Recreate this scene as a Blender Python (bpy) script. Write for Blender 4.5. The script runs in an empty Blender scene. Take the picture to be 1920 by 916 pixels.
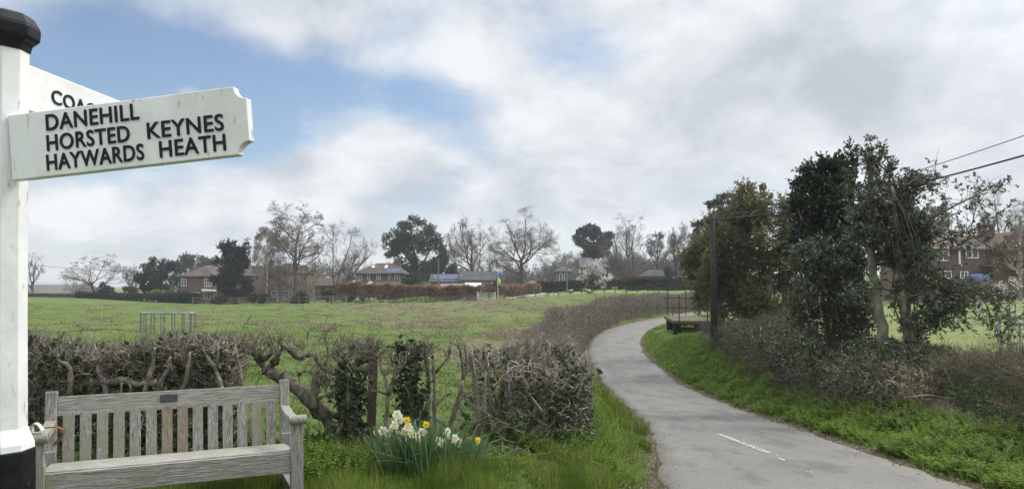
import bpy, math, random
import numpy as np
from mathutils import Vector, Matrix
R = math.radians
sc = bpy.context.scene
col = sc.collection

# ------------------------------------------------------------------ camera
F_PX, HOR = 1386.0, 535.0          # focal length and horizon row of the photograph (1920 x 916)
CAMZ = 1.6
cam_d = bpy.data.cameras.new('camera'); cam = bpy.data.objects.new('camera', cam_d); col.objects.link(cam)
cam.location = (0, 0, CAMZ); cam.rotation_euler = (R(90), 0, 0)
cam_d.sensor_fit = 'HORIZONTAL'; cam_d.sensor_width = 36.0; cam_d.lens = 36.0 * F_PX / 1920
cam_d.shift_y = (HOR - 458.0) / 1920; cam_d.clip_start = .05; cam_d.clip_end = 9000
sc.camera = cam

# ------------------------------------------------------------------ sky, sun, exposure
SUN_AZ, SUN_EL = R(62), R(46)      # azimuth from +Y towards +X
sc.view_settings.view_transform = 'Standard'; sc.view_settings.look = 'None'
sc.view_settings.gamma = 1; sc.view_settings.use_curve_mapping = False
sc.view_settings.exposure = 0.80
w = bpy.data.worlds.new('World'); sc.world = w; w.use_nodes = True
nt = w.node_tree; nt.nodes.clear(); NW = nt.nodes; LW = nt.links
def wmath(op, a, b=None, c=None):
    n = NW.new('ShaderNodeMath'); n.operation = op
    for i, v in enumerate((a, b, c)):
        if v is None: continue
        if hasattr(v, 'is_linked'): LW.new(v, n.inputs[i])
        else: n.inputs[i].default_value = v
    return n.outputs[0]
def wmap(v, a, b, c, d, smooth=True):
    n = NW.new('ShaderNodeMapRange'); n.interpolation_type = 'SMOOTHSTEP' if smooth else 'LINEAR'
    LW.new(v, n.inputs[0])
    for i, q in zip((1, 2, 3, 4), (a, b, c, d)): n.inputs[i].default_value = q
    return n.outputs[0]
tc = NW.new('ShaderNodeTexCoord'); sep = NW.new('ShaderNodeSeparateXYZ'); LW.new(tc.outputs['Generated'], sep.inputs[0])
sx, sy, sz = sep.outputs
az = wmath('ARCTAN2', sx, sy); el = wmath('ARCSINE', sz)
zz_ = wmath('ADD', wmath('MAXIMUM', sz, 0.0), .42)
cmb = NW.new('ShaderNodeCombineXYZ'); LW.new(wmath('DIVIDE', sx, zz_), cmb.inputs[0]); LW.new(wmath('DIVIDE', sy, zz_), cmb.inputs[1])
cmb.inputs[2].default_value = 3.7
def wnoise(scale, detail, rough, dist=0.0, off=0.0):
    n = NW.new('ShaderNodeTexNoise'); n.inputs['Scale'].default_value = scale; n.inputs['Detail'].default_value = detail
    n.inputs['Roughness'].default_value = rough; n.inputs['Distortion'].default_value = dist
    va = NW.new('ShaderNodeVectorMath'); va.operation = 'ADD'; LW.new(cmb.outputs[0], va.inputs[0]); va.inputs[1].default_value = (off, off * .7, off * .3)
    LW.new(va.outputs[0], n.inputs['Vector']); return n.outputs['Fac']
caz = NW.new('ShaderNodeCombineXYZ'); LW.new(az, caz.inputs[0]); LW.new(el, caz.inputs[1])
def spot(px, py, rx, ry, amp, rot=0.0):
    """a soft opening (or bank) in the cloud, placed by its compass bearing and height in the sky"""
    a0 = math.atan((px - 960) / F_PX); e0 = math.atan((HOR - py) / math.hypot(F_PX, px - 960))
    m = NW.new('ShaderNodeMapping'); m.vector_type = 'TEXTURE'
    m.inputs['Location'].default_value = (a0, e0, 0); m.inputs['Rotation'].default_value = (0, 0, R(rot))
    m.inputs['Scale'].default_value = (rx / F_PX, ry / F_PX, 1)
    LW.new(caz.outputs[0], m.inputs['Vector'])
    v = NW.new('ShaderNodeVectorMath'); v.operation = 'LENGTH'; LW.new(m.outputs[0], v.inputs[0])
    return wmap(v.outputs['Value'], 0, 1, amp, 0)
n1 = wnoise(1.9, 9, .54, .25); n2 = wnoise(4.2, 8, .58, .3, 5.0); n3 = wnoise(2.6, 9, .60, .4, 11.0)
cover = wmath('ADD', wmath('MULTIPLY', n1, .75), wmath('MULTIPLY', n2, .45))
for s in [
        (310, 145, 500, 195, -.46, 12), (600, 205, 310, 95, -.20, 10), (810, 190, 170, 110, -.13, 0), (1085, 110, 150, 95, -.12, 0), (700, 300, 170, 80, .24, 15), (520, 40, 230, 80, .20, 8), (380, 400, 480, 100, .24, 0), (560, 300, 100, 60, .10, 0), (900, 150, 160, 120, .16, 0),
        (470, 250, 130, 70, -.10, 0), (110, 485, 220, 36, -.24, 0), (230, 330, 220, 70, -.05, 0), (1215, 365, 110, 30, -.10, -30), (780, 60, 130, 80, -.08, 0),
        (760, 280, 200, 90, .10, 20), (350, 172, 60, 28, .34, 0), (1500, 200, 700, 420, .25, 0), (185, 165, 60, 28, .14, 0)]:
    cover = wmath('ADD', cover, spot(*s))
cover = wmath('ADD', cover, wmap(el, R(24), R(40), 0, .12))
cm = wmath('MAXIMUM', wmap(cover, .36, .72, 0.06, 1), wmap(el, R(.5), R(11), .80, 0))
shade = wmath('ADD', wmath('MULTIPLY', n3, .6), wmath('MULTIPLY', n2, .5))
for s in [(1480, 150, 620, 300, -.045, 0), (900, 200, 180, 180, .06, 0), (700, 270, 190, 90, .06, 10), (350, 400, 460, 90, .03, 0), (1150, 420, 400, 60, .03, 0)]: shade = wmath('ADD', shade, spot(*s))
cr = NW.new('ShaderNodeValToRGB'); LW.new(wmap(shade, .42, .66, 0, 1, False), cr.inputs[0])
cr.color_ramp.elements[0].color = (.43, .465, .52, 1); cr.color_ramp.elements[1].color = (.70, .72, .745, 1)
# towards the hidden sun the cloud is brighter, and overhead much brighter than near the horizon
sv = NW.new('ShaderNodeVectorMath'); sv.operation = 'DOT_PRODUCT'; LW.new(tc.outputs['Generated'], sv.inputs[0])
sv.inputs[1].default_value = (math.sin(SUN_AZ) * math.cos(SUN_EL), math.cos(SUN_AZ) * math.cos(SUN_EL), math.sin(SUN_EL))
gl = wmath('ADD', wmap(sv.outputs['Value'], .70, 1.0, 0, .9), wmap(el, R(22), R(55), 1.0, 2.9))
gl = wmath('ADD', gl, wmap(el, R(2), R(14), .04, 0))
skyt = NW.new('ShaderNodeTexSky'); skyt.sky_type = 'NISHITA'; skyt.sun_disc = False
skyt.sun_elevation = SUN_EL; skyt.sun_rotation = SUN_AZ; skyt.air_density = 1.0; skyt.dust_density = .6; skyt.ozone_density = 2.0
bg1 = NW.new('ShaderNodeBackground'); LW.new(skyt.outputs[0], bg1.inputs[0]); bg1.inputs[1].default_value = .078
bg2 = NW.new('ShaderNodeBackground'); LW.new(cr.outputs[0], bg2.inputs[0]); LW.new(wmath('MULTIPLY', gl, .74), bg2.inputs[1])
mx = NW.new('ShaderNodeMixShader'); LW.new(cm, mx.inputs[0]); LW.new(bg1.outputs[0], mx.inputs[1]); LW.new(bg2.outputs[0], mx.inputs[2])
wo = NW.new('ShaderNodeOutputWorld'); LW.new(mx.outputs[0], wo.inputs[0])

sun_d = bpy.data.lights.new('sun', 'SUN'); sun = bpy.data.objects.new('sun', sun_d); col.objects.link(sun)
sun_d.energy = 1.6; sun_d.angle = R(20); sun_d.color = (1, .95, .86)
sd = Vector((math.sin(SUN_AZ) * math.cos(SUN_EL), math.cos(SUN_AZ) * math.cos(SUN_EL), math.sin(SUN_EL)))
sun.rotation_euler = sd.to_track_quat('Z', 'Y').to_euler(); sun.location = (30, 20, 40)
cy = sc.cycles
cy.max_bounces = 5; cy.diffuse_bounces = 3; cy.glossy_bounces = 2; cy.transmission_bounces = 3; cy.transparent_max_bounces = 4
cy.caustics_reflective = False; cy.caustics_refractive = False
cy.use_denoising = True
try: cy.denoiser = 'OPENIMAGEDENOISE'; cy.denoising_prefilter = 'NONE'
except Exception: pass

# ------------------------------------------------------------------ geometry helpers
def at(px, py, D): return np.array([(px - 960) * D / F_PX, D, CAMZ - (py - HOR) * D / F_PX])
def hx(px, D): return (px - 960) * D / F_PX
def hz(py, D): return CAMZ - (py - HOR) * D / F_PX
def nrm(v): return v / np.maximum(np.linalg.norm(v, axis=-1, keepdims=True), 1e-9)
ORIG = {}
class G:
    """collects geometry; build() links it as ONE mesh object"""
    def __init__(s): s.v = []; s.f = []; s.n = 0
    def add(s, V, F, mi=0):
        V = np.asarray(V, float).reshape(-1, 3)
        if isinstance(F, np.ndarray): F = [F]
        groups = {}
        for f in F:
            if isinstance(f, np.ndarray): s.f.append((f + s.n, mi))
            else: groups.setdefault(len(f), []).append(f)
        for k, fs in groups.items(): s.f.append((np.array(fs) + s.n, mi))
        s.v.append(V); s.n += len(V); return s
    def box(s, c, size, rz=0, rx=0, ry=0, mi=0):
        h = np.array(size) / 2
        V = np.array([[x, y, z] for x in (-1, 1) for y in (-1, 1) for z in (-1, 1)]) * h
        if rx or ry or rz:
            M = np.array(Matrix.Rotation(rz, 3, 'Z') @ Matrix.Rotation(ry, 3, 'Y') @ Matrix.Rotation(rx, 3, 'X')); V = V @ M.T
        return s.add(V + np.array(c), np.array([[0, 1, 3, 2], [4, 6, 7, 5], [0, 4, 5, 1], [2, 3, 7, 6], [0, 2, 6, 4], [1, 5, 7, 3]]), mi)
    def bx(s, x0, x1, y0, y1, z0, z1, mi=0): return s.box(((x0 + x1) / 2, (y0 + y1) / 2, (z0 + z1) / 2), (x1 - x0, y1 - y0, z1 - z0), mi=mi)
    def prism(s, outline, org, ux, uy, depth, mi=0):
        """2-D outline (counter-clockwise seen against the depth direction) extruded from org by depth along ux x uy"""
        o = np.array(org, float); ux = np.array(ux, float); uy = np.array(uy, float); n = np.cross(ux, uy); n /= np.linalg.norm(n)
        P = np.array([o + a * ux + b * uy for a, b in outline]); k = len(P)
        F = [list(range(k))[::-1], list(range(k, 2 * k))] + [[i, (i + 1) % k, k + (i + 1) % k, k + i] for i in range(k)]
        return s.add(np.vstack([P, P + n * depth]), F, mi)
    def tubes(s, P, Rr, S=5, mi=0, cap=True):
        """P (N,K,3) polylines with radii (N,K)"""
        P = np.asarray(P, float); Rr = np.asarray(Rr, float)
        if P.ndim == 2: P = P[None]; Rr = Rr[None]
        N, K = P.shape[:2]
        if N == 0: return s
        T = np.empty_like(P); T[:, 1:-1] = P[:, 2:] - P[:, :-2]; T[:, 0] = P[:, 1] - P[:, 0]; T[:, -1] = P[:, -1] - P[:, -2]; T = nrm(T)
        ref = np.where(np.abs(T[:, :1, 2:3]) > .9, np.array([1., 0, 0]), np.array([0, 0, 1.])) + np.array([.137, .211, 0])
        ref = np.broadcast_to(ref, T.shape)
        U = nrm(np.cross(T, ref)); W = np.cross(T, U)
        a = np.arange(S) * 2 * np.pi / S
        ring = U[:, :, None] * np.cos(a)[None, None, :, None] + W[:, :, None] * np.sin(a)[None, None, :, None]
        V = (P[:, :, None] + ring * Rr[:, :, None, None]).reshape(-1, 3)
        n, k, i = np.meshgrid(np.arange(N), np.arange(K - 1), np.arange(S), indexing='ij')
        b = (n * K + k) * S; j = (i + 1) % S
        Fq = np.stack([b + i, b + j, b + S + j, b + S + i], -1).reshape(-1, 4)
        fs = [Fq]
        if cap and S > 2:
            e = (np.arange(N) * K + K - 1)[:, None] * S + np.arange(S)[None]; fs.append(e)
            e0 = (np.arange(N) * K)[:, None] * S + np.arange(S)[None, ::-1]; fs.append(e0)
        return s.add(V, fs, mi)
    def leaves(s, P, A, Nn, L, Wd, fold=.25, mi=0):
        """folded leaf of two triangles: base P, axis A, upper side Nn, length L, width Wd"""
        B = nrm(np.cross(A, Nn)); L = np.asarray(L)[..., None] * np.ones((len(P), 1)); Wd = np.asarray(Wd)[..., None] * np.ones((len(P), 1))
        m = P + A * L * .45; V = np.stack([P, m + B * Wd * .5 + Nn * Wd * fold, P + A * L, m - B * Wd * .5 + Nn * Wd * fold], 1).reshape(-1, 3)
        b = np.arange(len(P))[:, None] * 4
        return s.add(V, np.vstack([b + np.array([[0, 1, 2]]), b + np.array([[0, 2, 3]])]), mi)
    def blades(s, P, H, Wd, lean, face, mi=0):
        """grass blades: base, height, width, lean vector (horizontal, at the tip), face azimuth"""
        n = len(P); up = np.array([0, 0, 1.]); H = H[:, None]; Wd = Wd[:, None]
        B = np.stack([np.cos(face), np.sin(face), 0 * face], 1)
        m = P + up * H * .55 + lean * .35; t = P + up * H * (1 - .3 * np.linalg.norm(lean, axis=1, keepdims=True) / np.maximum(H, 1e-3)).clip(.3) + lean
        V = np.stack([P - B * Wd * .5, P + B * Wd * .5, m + B * Wd * .4, m - B * Wd * .4, t], 1).reshape(-1, 3)
        b = np.arange(n)[:, None] * 5
        return s.add(V, [b + np.array([[0, 1, 2, 3]]), b + np.array([[3, 2, 4]])], mi)
    def lathe(s, prof, c, S=16, mi=0, phase=0.0):
        a = np.arange(S) * 2 * np.pi / S + phase; K = len(prof)
        V = np.array([[r * np.cos(t) + c[0], r * np.sin(t) + c[1], z + c[2]] for r, z in prof for t in a])
        F = [[k * S + i, k * S + (i + 1) % S, (k + 1) * S + (i + 1) % S, (k + 1) * S + i] for k in range(K - 1) for i in range(S)]
        F += [list(range(S))[::-1], [(K - 1) * S + i for i in range(S)]]
        return s.add(V, F, mi)
    def bounds(s): V = np.vstack(s.v); return V.min(0), V.max(0)
    def build(s, name, mats, parent=None, smooth=False, local=False, bevel=0):
        V = np.vstack(s.v)
        o = np.zeros(3)
        if parent is not None:
            o = ORIG.get(parent.name, np.zeros(3))
            if not local: V = V - o
        me = bpy.data.meshes.new(name)
        me.vertices.add(len(V)); me.vertices.foreach_set('co', V.astype(np.float32).ravel())
        tot = np.concatenate([np.full(len(f), f.shape[1]) for f, _ in s.f]); loops = np.concatenate([f.ravel() for f, _ in s.f])
        me.loops.add(len(loops)); me.loops.foreach_set('vertex_index', loops.astype(np.int32))
        me.polygons.add(len(tot)); me.polygons.foreach_set('loop_start', np.concatenate([[0], np.cumsum(tot)[:-1]]).astype(np.int32))
        me.polygons.foreach_set('material_index', np.concatenate([np.full(len(f), m) for f, m in s.f]).astype(np.int32))
        me.polygons.foreach_set('use_smooth', np.full(len(tot), smooth))
        for m in (mats if isinstance(mats, (list, tuple)) else [mats]): me.materials.append(m)
        me.update(calc_edges=True); me.validate()
        ob = bpy.data.objects.new(name, me); col.objects.link(ob)
        if parent is not None: ob.parent = parent; ORIG[ob.name] = o
        if bevel:
            b = ob.modifiers.new('bevel', 'BEVEL'); b.width = bevel; b.segments = 2; b.limit_method = 'ANGLE'
        return ob
def tag(o, label=None, cat=None, group=None, kind=None):
    for k, v in (('label', label), ('category', cat), ('group', group), ('kind', kind)):
        if v: o[k] = v
    return o
def thing(name, label, cat, loc, rz=0, group=None):
    o = bpy.data.objects.new(name, None); col.objects.link(o); o.location = tuple(loc); o.rotation_euler = (0, 0, rz)
    o.empty_display_size = .2; ORIG[o.name] = np.array(loc, float)
    return tag(o, label, cat, group)
def copy_tree(o, parent=None):
    c = o.copy(); col.objects.link(c); c.parent = parent
    for ch in list(o.children): copy_tree(ch, c)
    return c

# ------------------------------------------------------------------ materials
def new_mat(name):
    m = bpy.data.materials.new(name); m.use_nodes = True; t = m.node_tree; t.nodes.clear()
    return m, t, t.nodes, t.links
def surf(name, c1, c2, scale=8, rough=.8, bump=.3, stretch=(1, 1, 1), detail=8, c3=None, scale2=1.2, spec=.3, metal=0, lo=.35, hi=.65, bscale=None, coord='Object', wob=.5, fleck=None, fs=22, fst=None, fth=(.60, .66)):
    """noise-mixed colours (+ a third in large patches) with bump"""
    m, t, N, L = new_mat(name)
    tc = N.new('ShaderNodeTexCoord'); mp = N.new('ShaderNodeMapping'); mp.inputs['Scale'].default_value = stretch
    L.new(tc.outputs[coord], mp.inputs[0])
    n = N.new('ShaderNodeTexNoise'); n.inputs['Scale'].default_value = scale; n.inputs['Detail'].default_value = detail; n.inputs['Roughness'].default_value = .62
    n.inputs['Distortion'].default_value = wob
    L.new(mp.outputs[0], n.inputs['Vector'])
    r = N.new('ShaderNodeValToRGB'); L.new(n.outputs['Fac'], r.inputs[0])
    r.color_ramp.elements[0].position = lo; r.color_ramp.elements[1].position = hi
    r.color_ramp.elements[0].color = (*c1, 1); r.color_ramp.elements[1].color = (*c2, 1)
    c = r.outputs[0]
    if c3:
        n2 = N.new('ShaderNodeTexNoise'); n2.inputs['Scale'].default_value = scale2; n2.inputs['Detail'].default_value = 5; L.new(tc.outputs[coord], n2.inputs['Vector'])
        mr = N.new('ShaderNodeMapRange'); L.new(n2.outputs['Fac'], mr.inputs[0]); mr.inputs[1].default_value = .48; mr.inputs[2].default_value = .66
        mi = N.new('ShaderNodeMix'); mi.data_type = 'RGBA'; L.new(mr.outputs[0], mi.inputs[0]); L.new(c, mi.inputs[6]); mi.inputs[7].default_value = (*c3, 1); c = mi.outputs[2]
    if fleck:   # lichen, chips or grime: small spots with a shape of their own
        mf = N.new('ShaderNodeMapping'); mf.inputs['Scale'].default_value = fst or (1, 1, 1); L.new(tc.outputs[coord], mf.inputs[0])
        n4 = N.new('ShaderNodeTexNoise'); n4.inputs['Scale'].default_value = fs; n4.inputs['Detail'].default_value = 7; n4.inputs['Roughness'].default_value = .7; L.new(mf.outputs[0], n4.inputs['Vector'])
        m4 = N.new('ShaderNodeMapRange'); m4.inputs[1].default_value = fth[0]; m4.inputs[2].default_value = fth[1]; L.new(n4.outputs['Fac'], m4.inputs[0])
        x4 = N.new('ShaderNodeMix'); x4.data_type = 'RGBA'; L.new(m4.outputs[0], x4.inputs[0]); L.new(c, x4.inputs[6]); x4.inputs[7].default_value = (*fleck, 1); c = x4.outputs[2]
    p = N.new('ShaderNodeBsdfPrincipled'); L.new(c, p.inputs['Base Color']); p.inputs['Roughness'].default_value = rough
    p.inputs['Specular IOR Level'].default_value = spec; p.inputs['Metallic'].default_value = metal
    if bump:
        b = N.new('ShaderNodeBump'); b.inputs['Strength'].default_value = bump; b.inputs['Distance'].default_value = .02
        if bscale:
            n3 = N.new('ShaderNodeTexNoise'); n3.inputs['Scale'].default_value = bscale; n3.inputs['Detail'].default_value = 6; L.new(mp.outputs[0], n3.inputs['Vector']); L.new(n3.outputs['Fac'], b.inputs['Height'])
        else: L.new(n.outputs['Fac'], b.inputs['Height'])
        L.new(b.outputs[0], p.inputs['Normal'])
    o = N.new('ShaderNodeOutputMaterial'); L.new(p.outputs[0], o.inputs[0]); return m
def leaf(name, c1, c2, rough=.45, trans=.25, spec=.4, c3=None, tint=None):
    """leaf colours vary from leaf to leaf; some light passes through"""
    m, t, N, L = new_mat(name)
    g = N.new('ShaderNodeNewGeometry'); r = N.new('ShaderNodeValToRGB'); L.new(g.outputs['Random Per Island'], r.inputs[0])
    r.color_ramp.elements[0].color = (*c1, 1); r.color_ramp.elements[1].color = (*c2, 1)
    if c3:
        e = r.color_ramp.elements.new(.86); e.color = (*c2, 1); r.color_ramp.elements[-1].color = (*c3, 1)
    c = r.outputs[0]
    if tint:
        tc = N.new('ShaderNodeTexCoord'); n = N.new('ShaderNodeTexNoise'); n.inputs['Scale'].default_value = tint[1]; n.inputs['Detail'].default_value = 3
        L.new(tc.outputs['Object'], n.inputs['Vector']); mr = N.new('ShaderNodeMapRange'); mr.inputs[1].default_value = .42; mr.inputs[2].default_value = .62; L.new(n.outputs['Fac'], mr.inputs[0])
        mi = N.new('ShaderNodeMix'); mi.data_type = 'RGBA'; L.new(mr.outputs[0], mi.inputs[0]); L.new(c, mi.inputs[6]); mi.inputs[7].default_value = (*tint[0], 1); c = mi.outputs[2]
    p = N.new('ShaderNodeBsdfPrincipled'); L.new(c, p.inputs['Base Color']); p.inputs['Roughness'].default_value = rough; p.inputs['Specular IOR Level'].default_value = spec
    tr = N.new('ShaderNodeBsdfTranslucent'); L.new(c, tr.inputs[0])
    mx = N.new('ShaderNodeMixShader'); mx.inputs[0].default_value = trans; L.new(p.outputs[0], mx.inputs[1]); L.new(tr.outputs[0], mx.inputs[2])
    o = N.new('ShaderNodeOutputMaterial'); L.new(mx.outputs[0], o.inputs[0]); return m
def brick(name, c1, c2, mortar, sx=.225, sz=.075):
    m, t, N, L = new_mat(name)
    tc = N.new('ShaderNodeTexCoord'); s = N.new('ShaderNodeSeparateXYZ'); L.new(tc.outputs['Object'], s.inputs[0])
    a = N.new('ShaderNodeMath'); a.operation = 'ADD'; L.new(s.outputs[0], a.inputs[0]); L.new(s.outputs[1], a.inputs[1])
    c = N.new('ShaderNodeCombineXYZ'); L.new(a.outputs[0], c.inputs[0]); L.new(s.outputs[2], c.inputs[1])
    b = N.new('ShaderNodeTexBrick'); L.new(c.outputs[0], b.inputs['Vector']); b.inputs['Scale'].default_value = 1
    b.inputs['Brick Width'].default_value = sx; b.inputs['Row Height'].default_value = sz; b.inputs['Mortar Size'].default_value = .006
    b.inputs['Color1'].default_value = (*c1, 1); b.inputs['Color2'].default_value = (*c2, 1); b.inputs['Mortar'].default_value = (*mortar, 1); b.inputs['Bias'].default_value = -.1
    n = N.new('ShaderNodeTexNoise'); n.inputs['Scale'].default_value = .6; n.inputs['Detail'].default_value = 6; L.new(tc.outputs['Object'], n.inputs['Vector'])
    mr = N.new('ShaderNodeMapRange'); L.new(n.outputs['Fac'], mr.inputs[0]); mr.inputs[1].default_value = .3; mr.inputs[2].default_value = .7; mr.inputs[3].default_value = .65; mr.inputs[4].default_value = 1.2
    mu = N.new('ShaderNodeVectorMath'); mu.operation = 'MULTIPLY'; L.new(b.outputs[0], mu.inputs[0]); L.new(mr.outputs[0], mu.inputs[1])
    p = N.new('ShaderNodeBsdfPrincipled'); L.new(mu.outputs[0], p.inputs['Base Color']); p.inputs['Roughness'].default_value = .9
    o = N.new('ShaderNodeOutputMaterial'); L.new(p.outputs[0], o.inputs[0]); return m
M = {}
M['white'] = surf('white_paint', (.72, .72, .705), (.80, .80, .785), 2.5, .42, .10, c3=(.645, .64, .615), scale2=3.0, bscale=26, lo=.3, hi=.6, fleck=(.36, .35, .29), fs=13, fst=(2.2, 2.2, .6), fth=(.60, .70))
M['black'] = surf('black_paint', (.007, .007, .008), (.018, .018, .019), 12, .38, .15, spec=.18, fleck=(.07, .07, .065), fs=16, fth=(.64, .72))
M['letter'] = surf('black_letter_paint', (.007, .007, .008), (.018, .018, .02), 60, .4, .1, spec=.2)
M['oak'] = surf('weathered_oak', (.15, .135, .11), (.47, .46, .42), 9, .9, .8, (1, 14, 14), c3=(.31, .295, .225), scale2=6, lo=.33, hi=.66, fleck=(.50, .49, .44), fth=(.62, .70))
M['oakv'] = surf('weathered_oak_upright', (.14, .125, .10), (.455, .445, .405), 9, .9, .8, (14, 14, 1), c3=(.29, .275, .205), scale2=6, lo=.33, hi=.66, fleck=(.50, .49, .44), fth=(.62, .70))
M['oakvn'] = surf('newer_oak_upright', (.15, .115, .075), (.34, .29, .22), 9, .85, .5, (14, 14, 1), lo=.3, hi=.68)
M['plaque'] = surf('dark_plaque', (.045, .045, .052), (.085, .085, .095), 30, .45, .1, metal=.3)
M['leather'] = surf('brown_leather', (.10, .035, .018), (.16, .06, .03), 20, .5, .2)
M['clothwhite'] = surf('white_rubber', (.42, .41, .37), (.56, .55, .51), 20, .5, .1)
M['bark'] = surf('grey_bark', (.085, .07, .052), (.30, .265, .215), 14, .85, .8, (1, 1, .35), c3=(.13, .12, .075), scale2=4)
M['barkd'] = surf('dark_bark', (.045, .036, .028), (.13, .11, .085), 14, .9, .7, (1, 1, .35))
M['barkg'] = surf('green_grey_bark', (.12, .11, .07), (.27, .255, .185), 5, .85, .7, (1, 1, .45), c3=(.07, .065, .045), scale2=2.2)
M['barkb'] = surf('birch_bark', (.16, .14, .12), (.55, .53, .49), 3, .8, .4, (1, 1, 2.5), lo=.3, hi=.5)
M['twig'] = surf('brown_twigs', (.085, .070, .052), (.27, .235, .185), 7, .85, .3, c3=(.17, .15, .115), scale2=3)
M['bark2'] = surf('rough_hedge_bark', (.06, .05, .038), (.27, .24, .195), 22, .9, 1.0, (1, 1, .5), c3=(.12, .12, .07), scale2=6)
M['twigd'] = surf('dark_scrub_twigs', (.05, .04, .028), (.16, .128, .09), 7, .85, .3, c3=(.075, .065, .04), scale2=2)
M['twigo'] = surf('olive_brown_twigs', (.065, .055, .036), (.20, .172, .118), 7, .85, .3, c3=(.10, .095, .05), scale2=3)
M['twigp'] = surf('pale_cut_twigs', (.20, .165, .125), (.44, .385, .315), 9, .85, .3)
M['twigf'] = surf('far_twigs', (.095, .078, .060), (.175, .15, .12), 2, .9, 0)
M['twigr'] = surf('red_brown_twigs', (.085, .052, .036), (.15, .10, .07), 2, .9, 0)
M['twigb'] = surf('birch_twigs', (.17, .13, .095), (.27, .215, .165), 2, .9, 0)
M['ivy'] = leaf('ivy_leaf', (.020, .036, .014), (.055, .082, .034), .38, .15, .4, c3=(.11, .11, .05))
M['drytwig'] = leaf('dry_leaf', (.10, .065, .035), (.20, .14, .08), .8, .2, .2)
M['holly'] = leaf('holly_leaf', (.050, .066, .036), (.115, .138, .076), .30, .2, .6, c3=(.19, .19, .10))
M['hollyo'] = leaf('olive_holly_leaf', (.095, .096, .032), (.23, .215, .085), .40, .4, .4, c3=(.32, .29, .13), tint=((.11, .115, .05), .8))
M['budleaf'] = leaf('young_bud_leaf', (.10, .12, .02), (.22, .23, .05), .6, .3, .2)
M['hollyd'] = leaf('dark_ivy_leaf', (.022, .036, .018), (.060, .082, .040), .36, .15, .5)
M['grass'] = leaf('grass_blade', (.080, .135, .016), (.205, .270, .045), .55, .42, .25, c3=(.36, .35, .17), tint=((.085, .135, .018), 1.7))
M['fgrass'] = leaf('field_grass_blade', (.062, .112, .022), (.118, .168, .042), .6, .35, .2, c3=(.18, .18, .08))
M['parsley'] = leaf('cow_parsley_leaf', (.080, .145, .013), (.185, .265, .030), .55, .42, .25, tint=((.14, .225, .018), 1.3))
M['nettle'] = leaf('nettle_leaf', (.030, .070, .016), (.075, .130, .030), .55, .25, .25)
M['bracken'] = leaf('dead_bracken', (.19, .155, .105), (.36, .30, .22), .9, .3, .1)
M['beech'] = leaf('copper_beech_leaf', (.22, .125, .072), (.46, .28, .18), .7, .25, .2, tint=((.17, .105, .064), .7))
M['yew'] = leaf('clipped_yew', (.018, .034, .018), (.044, .068, .030), .6, .1, .2)
M['cyp'] = leaf('cypress', (.014, .028, .014), (.032, .054, .026), .65, .08, .15)
M['con'] = leaf('conifer', (.024, .048, .024), (.052, .084, .040), .65, .1, .15)
M['euc'] = leaf('grey_green_leaf', (.060, .074, .042), (.13, .145, .085), .55, .25, .25, tint=((.06, .07, .04), .35))
M['eucp'] = leaf('pale_grey_green_leaf', (.09, .12, .07), (.17, .20, .12), .6, .15, .25)
M['everg'] = leaf('dark_evergreen', (.024, .040, .020), (.060, .082, .040), .55, .1, .25)
M['shrub'] = leaf('garden_shrub', (.030, .048, .016), (.085, .105, .034), .6, .15, .2)
M['gold'] = leaf('golden_shrub', (.16, .14, .018), (.34, .28, .04), .6, .2, .2)
M['rust'] = leaf('rusty_shrub', (.10, .05, .03), (.19, .10, .06), .7, .2, .2)
M['blossom'] = leaf('white_blossom', (.62, .57, .55), (.86, .83, .80), .6, .3, .2)
M['petalw'] = leaf('cream_petal', (.80, .80, .62), (.90, .89, .80), .5, .35, .2)
M['petaly'] = leaf('yellow_petal', (.82, .64, .04), (.88, .72, .07), .5, .3, .2)
M['trumpet'] = leaf('yellow_trumpet', (.82, .62, .03), (.86, .70, .12), .5, .3, .2)
M['trumpo'] = leaf('orange_trumpet', (.80, .34, .01), (.84, .42, .02), .5, .3, .2)
M['dleaf'] = leaf('daffodil_leaf', (.060, .125, .050), (.145, .225, .10), .40, .3, .5)
M['galv'] = surf('galvanised_steel', (.14, .155, .165), (.30, .32, .335), 10, .45, .1, metal=.5)
M['rust_steel'] = surf('rusty_steel', (.03, .02, .015), (.09, .055, .035), 14, .8, .3)
M['tyre'] = surf('tyre_rubber', (.012, .012, .012), (.03, .03, .03), 20, .8, .3)
M['mossy'] = surf('mossy_planks', (.045, .038, .026), (.13, .105, .065), 6, .9, .5, (10, 1, 1), c3=(.09, .095, .035), scale2=1.5)
M['creo'] = surf('creosoted_pole', (.014, .010, .009), (.045, .034, .030), 6, .75, .5, (6, 6, .5))
M['fencew'] = surf('grey_fence_wood', (.12, .105, .085), (.28, .25, .21), 8, .9, .4)
M['fenced'] = surf('dark_fence_wood', (.04, .035, .03), (.09, .08, .07), 8, .9, .3)
M['redwood'] = surf('brown_fence_wood', (.10, .07, .052), (.20, .145, .11), 8, .9, .5, (8, 8, 1))
M['brick'] = brick('red_brick', (.145, .085, .064), (.108, .064, .050), (.17, .145, .125))
M['brickr'] = brick('bright_red_brick', (.145, .082, .066), (.108, .063, .052), (.16, .135, .12))
M['stone'] = brick('cream_stone', (.215, .185, .13), (.165, .14, .10), (.24, .22, .18), .4, .2)
M['tile'] = brick('brown_roof_tile', (.088, .066, .054), (.060, .047, .041), (.04, .032, .028), .3, .2)
M['tiler'] = brick('red_roof_tile', (.125, .080, .066), (.085, .057, .048), (.05, .035, .03), .28, .18)
M['slate'] = brick('slate_roof', (.075, .079, .086), (.052, .055, .061), (.03, .03, .033), .4, .25)
M['tin'] = surf('pale_roof_sheet', (.40, .42, .43), (.55, .56, .56), 3, .6, 0)
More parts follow.
